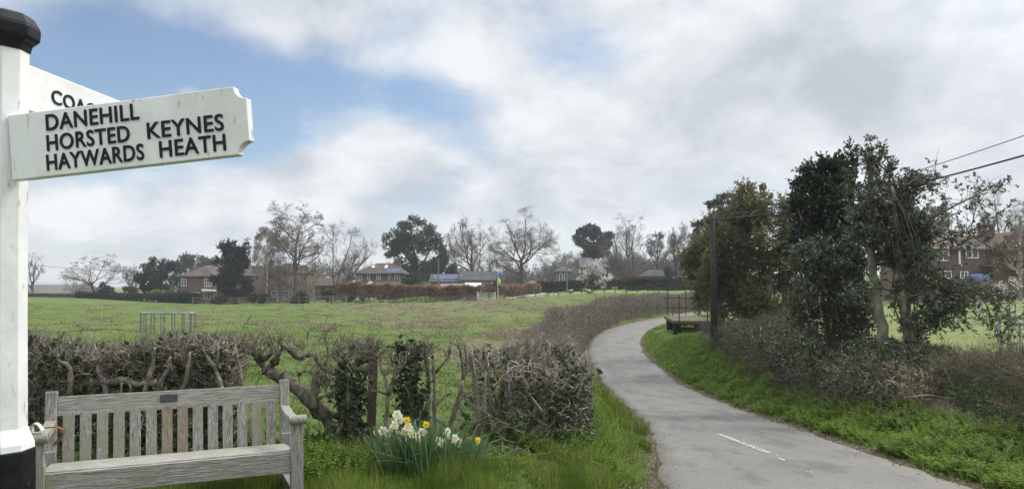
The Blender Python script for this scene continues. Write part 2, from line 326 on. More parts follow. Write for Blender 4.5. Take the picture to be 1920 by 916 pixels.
M['felt'] = surf('grey_barn_roof', (.12, .115, .11), (.19, .18, .17), 2, .9, 0)
M['boards'] = surf('ochre_boards', (.26, .19, .09), (.40, .30, .16), 5, .9, .3, (1, 1, 12))
M['darkboards'] = surf('dark_boards', (.03, .028, .026), (.07, .062, .055), 5, .9, .3, (1, 1, 12))
M['render'] = surf('white_render', (.70, .70, .68), (.82, .82, .80), 3, .8, .1)
M['frame'] = surf('white_window_frame', (.74, .74, .72), (.84, .84, .82), 5, .5, 0)
M['glass'] = surf('window_glass', (.035, .045, .052), (.09, .105, .115), 1.2, .08, 0, spec=.8)
M['solar'] = surf('solar_glass', (.035, .05, .085), (.07, .10, .16), 3, .45, 0, spec=.3)
M['blue'] = surf('blue_tarpaulin', (.02, .10, .42), (.035, .15, .55), 6, .5, .2)
M['flagb'] = surf('blue_cloth', (.03, .12, .45), (.04, .15, .52), 6, .8, 0)
M['flagy'] = surf('yellow_cloth', (.78, .66, .04), (.84, .72, .08), 6, .8, 0)
M['green'] = surf('green_plastic', (.01, .16, .12), (.02, .22, .16), 6, .5, 0)
M['wire'] = surf('cable', (.02, .02, .02), (.04, .04, .04), 6, .6, 0)
# ------------------------------------------------------------------ terrain
CL = np.array([(1.2, -30, .4), (1.9, -10, .1), (2.5, 0, -.15), (2.98, 5, -.38), (3.27, 7.8, -.56), (3.6, 10.4, -.78), (4.07, 13.6, -1.12), (4.6, 18, -1.58), (5.0, 23.5, -2.05), (5.17, 29.5, -2.28),
      (5.2, 32, -2.22), (5.3, 35.5, -2.14), (5.66, 40.5, -2.0), (6.45, 46, -1.80), (8.2, 53, -1.62), (11.6, 61, -1.46), (17.3, 74, -1.44), (23.2, 87, -1.45), (34, 108, -1.0), (60, 150, 0), (120, 240, .5)])
def _resample(C, step=.5):
    out = []
    n = len(C)
    for i in range(n - 1):
        p0, p1, p2, p3 = C[max(i - 1, 0)], C[i], C[i + 1], C[min(i + 2, n - 1)]
        k = max(2, int(np.linalg.norm(p2[:2] - p1[:2]) / step)); t = np.linspace(0, 1, k, endpoint=False)[:, None]
        d1 = np.linalg.norm(p2 - p1); m1 = (p2 - p0) / max(np.linalg.norm(p2 - p0), 1e-6) * d1; m2 = (p3 - p1) / max(np.linalg.norm(p3 - p1), 1e-6) * d1
        out.append((2*t**3-3*t**2+1)*p1 + (t**3-2*t**2+t)*m1 + (-2*t**3+3*t**2)*p2 + (t**3-t**2)*m2)
    return np.vstack(out + [C[-1:]])
ROAD = _resample(CL)
_tan = np.gradient(ROAD[:, :2], axis=0); _tan /= np.linalg.norm(_tan, axis=1, keepdims=True)
RN = np.stack([_tan[:, 1], -_tan[:, 0]], 1)            # to the right of travel
HW = np.interp(ROAD[:, 1], [0, 5, 8, 11, 14, 40, 90], [2.1, 1.9, 1.68, 1.53, 1.5, 1.52, 1.6])
def road_sd(x, y):
    """signed distance to the road's centre line (right positive), road height, half width"""
    x = np.asarray(x, float).ravel(); y = np.asarray(y, float).ravel(); d = np.empty(len(x)); z = np.empty(len(x)); h = np.empty(len(x))
    for a in range(0, len(x), 20000):
        q = slice(a, a + 20000)
        D2 = (x[q, None] - ROAD[None, :, 0]) ** 2 + (y[q, None] - ROAD[None, :, 1]) ** 2; i = D2.argmin(1)
        dx = x[q] - ROAD[i, 0]; dy = y[q] - ROAD[i, 1]; s = dx * RN[i, 0] + dy * RN[i, 1]
        d[q] = np.sign(s) * np.sqrt(D2[np.arange(len(i)), i]); along = dx * _tan[i, 0] + dy * _tan[i, 1]
        j = np.clip(i + np.sign(along).astype(int), 0, len(ROAD) - 1); seg = np.maximum(np.linalg.norm(ROAD[j, :2] - ROAD[i, :2], axis=1), .3)
        f = np.clip(np.abs(along) / seg, 0, 1); z[q] = ROAD[i, 2] * (1 - f) + ROAD[j, 2] * f; h[q] = HW[i]
    return d, z, h
CP = [(-3, 0, 0), (0, 0, 0), (-2.5, 5, 0), (-5, 5, .02), (-8, 6, .05), (-.7, 6.3, 0), (.8, 7.5, -.06), (-4, 7, .02), (0, 9, 0), (.9, 9, -.05), (-5, 12, -.05), (-12, 8, .05), (1, 4, -.05), (-10, 0, .1),
      (-12, 18, -.12), (-6, 18, -.22), (-1, 16, -.32), (.9, 14, -.42), (1.0, 20, -.72), (1.4, 28, -1.0), (-3, 26, -.62), (2.4, 35, -1.2), (3.2, 42, -1.32), (-1, 38, -1.05), (-15.4, 33, -.45), (-25, 30, -.35), (-8, 45, -1.05), (0, 52, -1.4), (3, 60, -1.32), (8, 63, -1.2),
      (-8, 70, -1.15), (4, 80, -.75), (-25, 75, -1.2), (-45, 70, -.95), (15, 80, -1.1), (23, 98, -1.0), (-97, 150, -.9), (-62, 140, -1.9), (-30, 130, -1.4), (-5, 120, -.85), (4, 110, -.05), (12, 110, .3), (20, 112, .5), (20, 128, .9), (33, 140, .6),
      (-110, 90, -.6), (-62, 60, -.5), (-90, 180, -1.5), (-60, 170, -2.1), (-30, 170, -1.2), (0, 170, .4), (40, 170, 2.0), (0, 230, 1.2), (-150, 220, -3), (-60, 240, -2), (60, 220, 4),
      (6.5, 5, -.15), (7.0, 9, -.28), (7.8, 12, -.25), (8.4, 16.5, -.2), (8.7, 20, -.45), (9.4, 26, -.42), (9.6, 31, -.85), (9.9, 36, -1.12), (10.6, 44, -1.28), (12.2, 51, -1.3), (15, 58, -1.1), (20, 66, -1.0), (26, 75, -.9),
      (12, 20, -.5), (16, 30, -.55), (23, 40, -.3), (34, 55, .05), (20, 55, -.7), (44, 65, .4), (35, 72, 0), (60, 70, .8), (30, 95, -.5), (14, 12, -.3), (12, 5, -.1), (25, 18, -.3), (50, 100, 1), (80, 120, 2),
      (300, 300, 4), (-300, 300, -8), (-300, 0, 0), (300, 0, 2), (0, 400, 0), (0, -150, 1), (200, 130, 4), (-220, 120, -2)]
CP = np.array(CP, float)
def _phi(r): return np.where(r > 1e-9, r * r * np.log(r + 1e-12), 0)
def _fit():
    n = len(CP); Rr = np.linalg.norm(CP[:, None, :2] - CP[None, :, :2], axis=2) / 50; K = _phi(Rr) + np.eye(n) * 2e-5
    P = np.c_[np.ones(n), CP[:, :2] / 50]; A = np.block([[K, P], [P.T, np.zeros((3, 3))]])
    return np.linalg.solve(A, np.r_[CP[:, 2], 0, 0, 0])
_W = _fit()
def nat(x, y):
    o = np.empty(len(x))
    for a in range(0, len(x), 20000):
        q = slice(a, a + 20000); r = np.hypot(x[q, None] - CP[None, :, 0], y[q, None] - CP[None, :, 1]) / 50
        o[q] = _phi(r) @ _W[:-3] + _W[-3] + _W[-2] * x[q] / 50 + _W[-1] * y[q] / 50
    far = np.clip((np.hypot(x, y - 80) - 170) / 200, 0, 1); far = far * far * (3 - 2 * far)
    return o * (1 - far) + far * np.where(x > 0, 1.0, -3.0)
def sstep(t): t = np.clip(t, 0, 1); return t * t * (3 - 2 * t)
_rng = np.random.default_rng(5)
_wav = [(_rng.normal(size=2) / L * 2 * np.pi, _rng.uniform(0, 6.28), a) for L, a, k in ((1.3, .012, 5), (3.0, .025, 5), (8, .05, 4)) for _ in range(k)]
def bumps(x, y): return sum(a * np.sin(k[0] * x + k[1] * y + p) for k, p, a in _wav)
def gz(x, y):
    sh = np.shape(x); x = np.asarray(x, float).ravel(); y = np.asarray(y, float).ravel()
    d, zr, h = road_sd(x, y); ad = np.abs(d) - h
    wl = np.interp(y, [0, 8, 14, 30, 50], [1.6, 1.3, 1.1, 1.5, 1.2]); wr = np.interp(y, [0, 8, 20, 36, 46, 60], [1.8, 2.0, 2.1, 2.2, 1.6, 1.5])
    t = sstep((ad - .22) / np.where(d < 0, wl, wr))
    b = bumps(x, y) * np.clip((y - 8) / 12, .15, 1) * np.clip(t, 0, 1)
    r = (zr - .03) * (1 - t) + (nat(x, y) + b) * t + .03 * np.clip(ad / .3, 0, 1) * (1 - t)
    return float(r[0]) if sh == () else r.reshape(sh)
def g1(x, y): return float(gz(np.array([x]), np.array([y]))[0])
def axis(segs):
    o = []
    for a, b, s in segs: o += list(np.arange(a, b, s))
    return np.array(o + [segs[-1][1]])
gx = np.r_[-np.geomspace(3500, 62, 22), axis([(-60, -12, 1.0), (-12, 14, .16), (14, 60, 1.0), (60, 62, 1)]), np.geomspace(66, 3500, 22)]
gy = np.r_[-np.geomspace(600, 12, 10), axis([(-10, 3, 1.0), (3, 18, .14), (18, 60, .4), (60, 180, 2.0)]), np.geomspace(184, 5000, 22)]
X, Y = np.meshgrid(gx, gy); Z = gz(X, Y)
nx_, ny_ = len(gx), len(gy)
g = G(); i, j = np.meshgrid(np.arange(nx_ - 1), np.arange(ny_ - 1)); b = (j * nx_ + i).ravel()
g.add(np.stack([X.ravel(), Y.ravel(), Z.ravel()], 1), np.stack([b, b + 1, b + nx_ + 1, b + nx_], 1))
# where the soil, the dead bracken and the mown lawn are (kinds of ground cover, not light)
def vnoise(x, y, L, seed=0):
    r = np.random.default_rng(seed); o = 0
    for k in range(7): v = r.normal(size=2) / L * 4; o = o + np.sin(v[0] * x + v[1] * y + r.uniform(0, 6.28))
    return o / 7 ** .5
HEDGE_L = [(-9, 6.3), (-4.6, 6.55), (-3.2, 6.75), (-2.2, 7.0), (-.4, 7.55), (.2, 8.1), (.62, 8.9), (.75, 11), (.8, 16), (.95, 22), (1.5, 28), (2.5, 35), (3.4, 42), (5.2, 50), (8.2, 59.5), (12, 68), (16, 77), (24, 93), (35, 116)]
HEDGE_R = [(5.6, 2), (6.9, 7), (7.5, 10), (8.1, 13), (8.6, 17), (8.9, 20), (9.5, 26), (9.9, 31), (10.4, 36)]
def pdist(x, y, path):
    d = np.full(np.shape(x), 1e9)
    for (ax, ay), (bx_, by_) in zip(path[:-1], path[1:]):
        vx, vy = bx_ - ax, by_ - ay; t = np.clip(((x - ax) * vx + (y - ay) * vy) / (vx * vx + vy * vy), 0, 1); d = np.minimum(d, np.hypot(x - ax - t * vx, y - ay - t * vy))
    return d
def bracken_mask(x, y):
    px = 960 + x / np.maximum(y, 1) * F_PX
    m = np.exp(-((px - 830) / 250) ** 2) * (.22 + .22 * sstep((y - 60) / 30)) * sstep((y - 34) / 25) * sstep((112 - y) / 12) * (x < 12)
    m = np.maximum(m, sstep((4 - pdist(x, y, [(0, 24), (1.0, 34), (1.5, 45), (4, 55)])) / 2.5) * (y > 18) * .9)
    return m
sdx, _, hw_ = road_sd(X, Y); dl = pdist(X, Y, HEDGE_L); dr = pdist(X, Y, HEDGE_R)
sdx = sdx.reshape(X.shape); hw_ = hw_.reshape(X.shape)
soil = np.maximum.reduce([sstep((.75 - dl) / .5) * (Y < 60), sstep((1.3 - dr) / .7), .95 * sstep((.36 + .34 * (sdx < 0) * sstep((12 - Y) / 3) + .16 * vnoise(X, Y, .8, 3) - (np.abs(sdx) - hw_)) / .18)])
br = bracken_mask(X, Y); lawn = sstep((X - 8) / 1.5) * sstep((sdx - 4.5) / 1) * (Y < 80) + (Y > 111) * (X > 3) * (X < 32) * 1.0
ob = g.build('ground', [None], smooth=True)
tag(ob, kind='structure')
ca = ob.data.color_attributes.new('cover', 'FLOAT_COLOR', 'POINT')
ca.data.foreach_set('color', np.stack([soil, br, np.clip(lawn, 0, 1), np.ones_like(soil)], -1).astype(np.float32).ravel())
m, t, N, L = new_mat('meadow')
at_ = N.new('ShaderNodeVertexColor'); at_.layer_name = 'cover'; s3 = N.new('ShaderNodeSeparateColor'); L.new(at_.outputs[0], s3.inputs[0])
tcn = N.new('ShaderNodeTexCoord')
def gn(scale, det=8, rough=.65, st=(1, 1, 1)):
    mp = N.new('ShaderNodeMapping'); mp.inputs['Scale'].default_value = st; L.new(tcn.outputs['Object'], mp.inputs[0])
    n = N.new('ShaderNodeTexNoise'); n.inputs['Scale'].default_value = scale; n.inputs['Detail'].default_value = det; n.inputs['Roughness'].default_value = rough; L.new(mp.outputs[0], n.inputs['Vector']); return n.outputs['Fac']
def gramp(f, *st):
    r = N.new('ShaderNodeValToRGB'); L.new(f, r.inputs[0]); r.color_ramp.elements[0].position = st[0][0]; r.color_ramp.elements[0].color = (*st[0][1], 1)
    r.color_ramp.elements[1].position = st[-1][0]; r.color_ramp.elements[1].color = (*st[-1][1], 1)
    for p, c in st[1:-1]: e = r.color_ramp.elements.new(p); e.color = (*c, 1)
    return r.outputs[0]
def gmix(f, a, b):
    mi = N.new('ShaderNodeMix'); mi.data_type = 'RGBA'; L.new(f, mi.inputs[0]); L.new(a, mi.inputs[6]); L.new(b, mi.inputs[7]); return mi.outputs[2]
def gm(op, a, b):
    n = N.new('ShaderNodeMath'); n.operation = op; n.use_clamp = True
    for k, v in enumerate((a, b)):
        if hasattr(v, 'is_linked'): L.new(v, n.inputs[k])
        else: n.inputs[k].default_value = v
    return n.outputs[0]
fine = gn(9, 9, .7); mid = gn(.55, 8, .6); big = gn(.07, 5, .55)
grassc = gmix(gramp(mid, (.38, (0, 0, 0)), (.66, (1, 1, 1))), gramp(fine, (.3, (.045, .080, .015)), (.52, (.082, .126, .026)), (.75, (.135, .165, .050))), gramp(fine, (.3, (.060, .092, .020)), (.7, (.150, .178, .058))))
grassc = gmix(gm('MULTIPLY', gramp(big, (.45, (0, 0, 0)), (.62, (1, 1, 1))), .45), grassc, gramp(fine, (.3, (.105, .118, .040)), (.7, (.19, .19, .085))))
lawnc = gramp(gn(3, 8, .65), (.3, (.115, .148, .046)), (.7, (.205, .228, .092)))
soilc = gramp(gn(14, 9, .7), (.32, (.035, .026, .018)), (.55, (.095, .072, .050)), (.72, (.19, .155, .115)))
brc = gramp(gn(5, 9, .75), (.3, (.085, .068, .045)), (.55, (.165, .132, .092)), (.75, (.27, .22, .16)))
brm = gramp(gm('ADD', gm('MULTIPLY', s3.outputs[1], .85), gm('MULTIPLY', gm('ADD', gm('MULTIPLY', gn(.55, 9, .75), .9), gm('MULTIPLY', gn(2.2, 6, .7), .4)), .62)), (.42, (0, 0, 0)), (.62, (1, 1, 1)))
c = gmix(s3.outputs[2], grassc, lawnc); c = gmix(gm('MULTIPLY', brm, gramp(s3.outputs[1], (.05, (0, 0, 0)), (.45, (.6, .6, .6)))), c, brc); c = gmix(s3.outputs[0], c, soilc)
p = N.new('ShaderNodeBsdfPrincipled'); L.new(c, p.inputs['Base Color']); p.inputs['Roughness'].default_value = .95; p.inputs['Specular IOR Level'].default_value = .1
bn = N.new('ShaderNodeBump'); bn.inputs['Strength'].default_value = .9; bn.inputs['Distance'].default_value = .10; L.new(gm('ADD', gm('MULTIPLY', gn(3.5, 9, .7), .7), gm('MULTIPLY', gn(18, 6, .7), .3)), bn.inputs['Height']); L.new(bn.outputs[0], p.inputs['Normal'])
o = N.new('ShaderNodeOutputMaterial'); L.new(p.outputs[0], o.inputs[0])
ob.data.materials[0] = m

# ------------------------------------------------------------------ road
nR = len(ROAD); us = np.array([-1, -.98, -.8, -.4, 0, .4, .8, .98, 1]); g = G()
rr = np.random.default_rng(3)
edge = np.stack([vnoise(ROAD[:, 0], ROAD[:, 1], 2.0, 8), vnoise(ROAD[:, 0], ROAD[:, 1], 1.6, 9)], 1) * .06
V = []
for k, u in enumerate(us):
    off = u * HW + (edge[:, 0] if u < -.9 else edge[:, 1] if u > .9 else 0)
    V.append(np.c_[ROAD[:, 0] + RN[:, 0] * off, ROAD[:, 1] + RN[:, 1] * off, ROAD[:, 2] + .03 * (1 - u * u) - (.08 if abs(u) == 1 else 0)])
V = np.stack(V, 1); i, j = np.meshgrid(np.arange(len(us) - 1), np.arange(nR - 1)); b = (j * len(us) + i).ravel(); k = len(us)
g.add(V, np.stack([b, b + 1, b + k + 1, b + k], 1)); road = g.build('road', [None], smooth=True); tag(road, kind='structure')
# distance across the road drives the wheel tracks and the dusty edges of the tarmac
ua = road.data.color_attributes.new('across', 'FLOAT_COLOR', 'POINT'); uu = np.tile(us, nR); ua.data.foreach_set('color', np.stack([uu * .5 + .5, uu * 0, uu * 0, uu * 0 + 1], -1).astype(np.float32).ravel())
m, t, N, L = new_mat('worn_asphalt'); tcn = N.new('ShaderNodeTexCoord')
va = N.new('ShaderNodeVertexColor'); va.layer_name = 'across'; s3 = N.new('ShaderNodeSeparateColor'); L.new(va.outputs[0], s3.inputs[0])
base = gramp(gn(42, 8, .85), (.3, (.055, .053, .048)), (.5, (.132, .127, .116)), (.72, (.265, .255, .235)))
base = gmix(gm('MULTIPLY', gramp(gn(.55, 6, .6), (.42, (0, 0, 0)), (.60, (1, 1, 1))), .8), base, gramp(gn(30, 8, .85), (.32, (.095, .090, .082)), (.68, (.225, .214, .196))))
base = gmix(gm('MULTIPLY', gramp(gn(1.6, 7, .7, (1.4, .5, 1)), (.50, (0, 0, 0)), (.60, (1, 1, 1))), .7), base, gramp(gn(50, 6, .8), (.32, (.05, .049, .047)), (.68, (.12, .117, .11))))
trk = gramp(s3.outputs[0], (.0, (1, 1, 1)), (.10, (.35, .35, .35)), (.25, (0, 0, 0)), (.42, (.35, .35, .35)), (.55, (.2, .2, .2)), (.72, (0, 0, 0)), (.92, (.3, .3, .3)), (1.0, (1, 1, 1)))
base = gmix(gm('MULTIPLY', trk, gn(2.0, 6, .6)), base, gramp(gn(30, 6, .7), (.3, (.15, .13, .105)), (.7, (.27, .245, .205))))
vc = N.new('ShaderNodeTexVoronoi'); vc.feature = 'DISTANCE_TO_EDGE'; vc.inputs['Scale'].default_value = .55; mpc = N.new('ShaderNodeMapping'); L.new(tcn.outputs['Object'], mpc.inputs[0])
va2 = N.new('ShaderNodeVectorMath'); va2.operation = 'ADD'; L.new(mpc.outputs[0], va2.inputs[0]); nn = N.new('ShaderNodeTexNoise'); nn.inputs['Scale'].default_value = 1.3; nn.inputs['Detail'].default_value = 5; L.new(tcn.outputs['Object'], nn.inputs['Vector']); L.new(nn.outputs['Color'], va2.inputs[1]); L.new(va2.outputs[0], vc.inputs['Vector'])
crk = N.new('ShaderNodeMapRange'); L.new(vc.outputs['Distance'], crk.inputs[0]); crk.inputs[1].default_value = .0; crk.inputs[2].default_value = .012; crk.inputs[3].default_value = 1; crk.inputs[4].default_value = 0
dk = N.new('ShaderNodeRGB'); dk.outputs[0].default_value = (.06, .058, .055, 1)
base = gmix(gm('MULTIPLY', crk.outputs[0], gramp(gn(.35, 3, .5), (.5, (0, 0, 0)), (.6, (.6, .6, .6)))), base, dk.outputs[0])
p = N.new('ShaderNodeBsdfPrincipled'); L.new(base, p.inputs['Base Color']); p.inputs['Roughness'].default_value = .82; p.inputs['Specular IOR Level'].default_value = .3
bn = N.new('ShaderNodeBump'); bn.inputs['Strength'].default_value = .35; bn.inputs['Distance'].default_value = .01; L.new(gn(90, 5, .7), bn.inputs['Height']); L.new(bn.outputs[0], p.inputs['Normal'])
o = N.new('ShaderNodeOutputMaterial'); L.new(p.outputs[0], o.inputs[0]); road.data.materials[0] = m
def road_z(x, y):
    d, z, h = road_sd(x, y); return z + .03 * (1 - np.clip(d / h, -1, 1) ** 2)
# worn centre dashes, older narrow dash and loose grit at the edges
def dash(ax, ay, bx_, by_, wdt, gaps, seed):
    rg = np.random.default_rng(seed); gg = G(); ln = math.hypot(bx_ - ax, by_ - ay); tx, ty = (bx_ - ax) / ln, (by_ - ay) / ln; n_ = int(ln / .05)
    for q in range(n_):
        for r_ in range(5):
            if rg.random() < gaps: continue
            s0 = q * .05; w0 = (r_ - 2.5) * wdt / 5; P = []
            for (ds, dw) in ((0, 0), (.056, 0), (.056, wdt / 5 + .002), (0, wdt / 5 + .002)):
                jx, jw = rg.normal(0, .007, 2); xx = ax + tx * (s0 + ds + jx) - ty * (w0 + dw + jw); yy = ay + ty * (s0 + ds + jx) + tx * (w0 + dw + jw); P.append((xx, yy))
            P = np.array(P); zz = road_z(P[:, 0], P[:, 1]) + .006 + .0004 * rg.random(); gg.add(np.c_[P, zz], np.array([[0, 1, 2, 3]]))
    return gg
M['paint'] = surf('worn_road_paint', (.30, .295, .28), (.58, .57, .54), 25, .8, .2)
g = dash(3.66, 13.1, 3.60, 10.4, .10, .50, 4); tag(g.build('road_marking', M['paint']), kind='structure')
g = dash(3.60, 10.2, 3.5, 7.4, .09, .95, 6); tag(g.build('faded_road_marking', M['paint']), kind='structure')
def grit(n, seed):
    rg = np.random.default_rng(seed); k = rg.integers(10, 150, n); sgn = np.where(rg.random(n) < .5, -1, 1); off = HW[k] + rg.normal(.10, .13, n)
    x = ROAD[k, 0] + RN[k, 0] * off * sgn + rg.normal(0, .1, n); y = ROAD[k, 1] + RN[k, 1] * off * sgn + rg.uniform(-.3, .3, n); z = np.maximum(gz(x, y), np.where(np.abs(off) < HW[k], road_z(x, y), -99))
    P = np.c_[x, y, z - .002]; s_ = rg.uniform(.008, .03, n); gg = G(); T = np.array([[1, 0, -.3], [-.5, .87, -.3], [-.5, -.87, -.3], [0, 0, .8]])
    V = P[:, None] + T[None] * s_[:, None, None] * rg.uniform(.6, 1.3, (n, 4, 1)); b = np.arange(n)[:, None] * 4
    gg.add(V, np.vstack([b + np.array([[0, 1, 3]]), b + np.array([[1, 2, 3]]), b + np.array([[2, 0, 3]])])); return gg
M['grit'] = leaf('loose_grit', (.10, .085, .065), (.32, .28, .23), .9, 0, .2)
tag(grit(14000, 2).build('gravel', M['grit']), kind='stuff')
# ------------------------------------------------------------------ growing things: generators
def rot_dirs(T, ang, azm):
    ref = np.where(np.abs(T[:, 2:3]) > .95, np.array([1., 0, 0]), np.array([0, 0, 1.])); U = nrm(np.cross(T, ref)); W = np.cross(T, U)
    return nrm(T * np.cos(ang)[:, None] + (U * np.cos(azm)[:, None] + W * np.sin(azm)[:, None]) * np.sin(ang)[:, None])
def grow(rg, P, D, Ln, Rr, K, wig, trop, taper=.35):
    """polylines (N,K+1,3) growing from P along D with wiggle and an upward pull"""
    N = len(P); pts = [P]; d = D.copy(); step = (Ln / K)[:, None]
    for k in range(K):
        d = nrm(d + rg.normal(0, wig, (N, 3)) + np.array([0, 0, trop])); pts.append(pts[-1] + d * step)
    pts = np.stack(pts, 1); rad = Rr[:, None] * np.linspace(1, taper, K + 1)[None]
    return pts, rad
def branch(rg, pts, rad, n, t0, ang, lr, rr, wig, trop, K, lmin=.6, out=None, taper=.35, rmin=0.0):
    N, K1 = pts.shape[:2]; M_ = N * n
    t = rg.uniform(t0, 1, (N, n)); idx = np.repeat(np.arange(N), n); tf = t.ravel() * (K1 - 1); i0 = np.minimum(tf.astype(int), K1 - 2); f = (tf - i0)[:, None]
    P = pts[idx, i0] * (1 - f) + pts[idx, i0 + 1] * f; T = nrm(pts[idx, i0 + 1] - pts[idx, i0]); r = rad[idx, i0] * (1 - f[:, 0]) + rad[idx, i0 + 1] * f[:, 0]
    plen = np.linalg.norm(np.diff(pts, axis=1), axis=2).sum(1)[idx]
    D = rot_dirs(T, R(1) * rg.uniform(ang[0], ang[1], M_), rg.uniform(0, 2 * np.pi, M_))
    Ln = plen * lr * rg.uniform(lmin, 1.15, M_) * (1.15 - .4 * t.ravel())
    return grow(rg, P, D, Ln, np.maximum(r * rr, rmin), K, wig, trop, taper)
STY = {  # trunk length share, then (n, t0, angle, length ratio, radius ratio, wiggle, upward pull, segments)
 'oak':   (.30, .10, [(8, .35, (22, 62), 1.75, .55, .16, .05, 5), (9, .15, (28, 62), .55, .55, .18, .03, 4), (9, .2, (28, 60), .52, .55, .2, .03, 3), (10, .15, (25, 60), .55, .6, .2, .02, 2)]),
 'tall':  (.78, .05, [(22, .18, (30, 58), .50, .45, .07, .10, 5), (8, .2, (22, 48), .48, .5, .1, .07, 4), (6, .2, (22, 50), .5, .55, .12, .04, 3), (10, .15, (22, 50), .55, .6, .15, .02, 2)]),
 'multi': (.12, .18, [(6, .2, (12, 42), 5.2, .6, .08, .06, 6), (10, .2, (22, 50), .42, .5, .12, .06, 4), (7, .2, (25, 52), .5, .55, .15, .03, 3), (10, .15, (25, 55), .55, .6, .15, .02, 2)]),
 'spread':(.22, .12, [(6, .45, (28, 66), 2.3, .6, .15, .03, 6), (7, .25, (25, 60), .5, .5, .17, .02, 4), (6, .2, (25, 58), .5, .55, .18, .01, 3), (8, .2, (25, 60), .5, .6, .2, 0, 2)]),
 'birch': (.85, .04, [(20, .25, (35, 65), .34, .4, .10, .02, 5), (9, .2, (25, 60), .55, .5, .15, -.12, 4), (8, .1, (20, 55), .7, .55, .12, -.35, 4), (3, .1, (20, 50), .7, .6, .1, -.3, 2)]),
 'thicket':(.08, .3, [(10, .1, (8, 50), 8.0, .5, .10, .04, 5), (10, .15, (20, 50), .4, .5, .14, .04, 3), (7, .15, (20, 55), .5, .6, .15, .03, 2)]),
}
def skeleton(style, H, Wd, seed, rtrunk, rmin, lean=(0, 0)):
    rg = np.random.default_rng(seed); tl, wg, levels = STY[style]
    pts, rad = grow(rg, np.zeros((1, 3)), nrm(np.array([[lean[0], lean[1], 1.]])), np.array([H * tl]), np.array([rtrunk]), 6, wg, .05, .55 if tl < .5 else .2)
    out = [(pts, rad)]
    for (n, t0, ang, lr, rr_, wig, trop, K) in levels:
        pts, rad = branch(rg, pts, rad, n, t0, ang, lr, rr_, wig, trop, K, rmin=rmin); out.append((pts, rad))
    allp = np.vstack([p.reshape(-1, 3) for p, _ in out])
    sz = H / np.percentile(allp[:, 2], 99.0); q = np.abs(allp[:, :2] - np.median(allp[:, :2], axis=0)); sxy = Wd * .5 / np.percentile(q[:, 0], 96)
    S = np.array([sxy, sxy, sz]); o2 = []
    C0 = np.array([0, 0, H * .5]); AX = np.array([Wd * .5, Wd * .5, H * .5])
    for k, (p, r) in enumerate(out):          # keep the crown's outline rounded: stray leaders are drawn in
        p = p * S * np.array([1.06, 1.06, 1.03]); v = (p - C0) / AX; rho = np.linalg.norm(v, axis=-1, keepdims=True); f = np.where(rho > .88, (.88 + (rho - .88) * .6) / np.maximum(rho, 1e-6), 1.0)
        if k > 0: p = np.where((v[..., 2:3] > -.5), C0 + v * f * AX, p)
        o2.append((p, r))
    return o2
def bare_tree(name, label, px, D, top, wpx, style, seed, group=None, tw='twigf', bk='barkd', rt=.32, rmin=.012, base=None, lean=(0, 0), cat='tree'):
    x = hx(px, D); zb = g1(x, D) if base is None else base; H = hz(top, D) - zb; Wd = wpx * D / F_PX
    root = thing(name, label, cat, (x, D, zb - .05), group=group)
    sk = skeleton(style, H, Wd, seed, rt, rmin, lean)
    a = G(); b = G()
    for k, (p, r) in enumerate(sk):
        r = np.maximum(r, rmin); (a if k < 2 else b).tubes(p, r, (8, 6, 4, 3, 3)[k], cap=False)
    a.build('trunk', M[bk], root, smooth=True, local=True); b.build('crown', M[tw], root, local=True); return root
def rdir(rg, n): v = rg.normal(size=(n, 3)); return nrm(v)
def blob_pts(rg, blobs, n, shell=.5):
    """points in a union of ellipsoids (cx,cy,cz,rx,ry,rz,weight), biased to their shells; returns points and outward directions"""
    B = np.array(blobs, float); wt = B[:, 6] * B[:, 3] * B[:, 5]; k = rg.choice(len(B), n, p=wt / wt.sum()); d = rdir(rg, n); r = rg.uniform(0, 1, n) ** shell
    return B[k, :3] + d * B[k, 3:6] * r[:, None], nrm(d * B[k, 3:6])
def sprigs(Gl, Gt, rg, P, Dr, m, Ls, ls, asp=.55, spread=.8, rtw=.004, fold=.2, droop=0.0, flat=.0):
    n = len(P); Ln = Ls * rg.uniform(.5, 1.3, n); t = rg.uniform(.1, 1, (n, m)); E = P[:, None] + Dr[:, None] * (t * Ln[:, None])[..., None]
    A = nrm(Dr[:, None] * .55 + rg.normal(0, spread, (n, m, 3)) + np.array([0, 0, -droop])); Nn = rg.normal(size=(n, m, 3)) + np.array([0, 0, 1.0 + flat]); Nn = nrm(Nn - (Nn * A).sum(-1, keepdims=True) * A)
    L_ = ls * np.clip(rg.lognormal(-.05, .34, n * m), .4, 1.9)
    Gl.leaves(E.reshape(-1, 3), A.reshape(-1, 3), Nn.reshape(-1, 3), L_, L_ * asp, fold)
    if Gt is not None: Gt.tubes(np.stack([P - Dr * Ln[:, None] * .3, P + Dr * Ln[:, None]], 1), np.stack([np.full(n, rtw), np.full(n, rtw * .5)], 1), 3, cap=False)
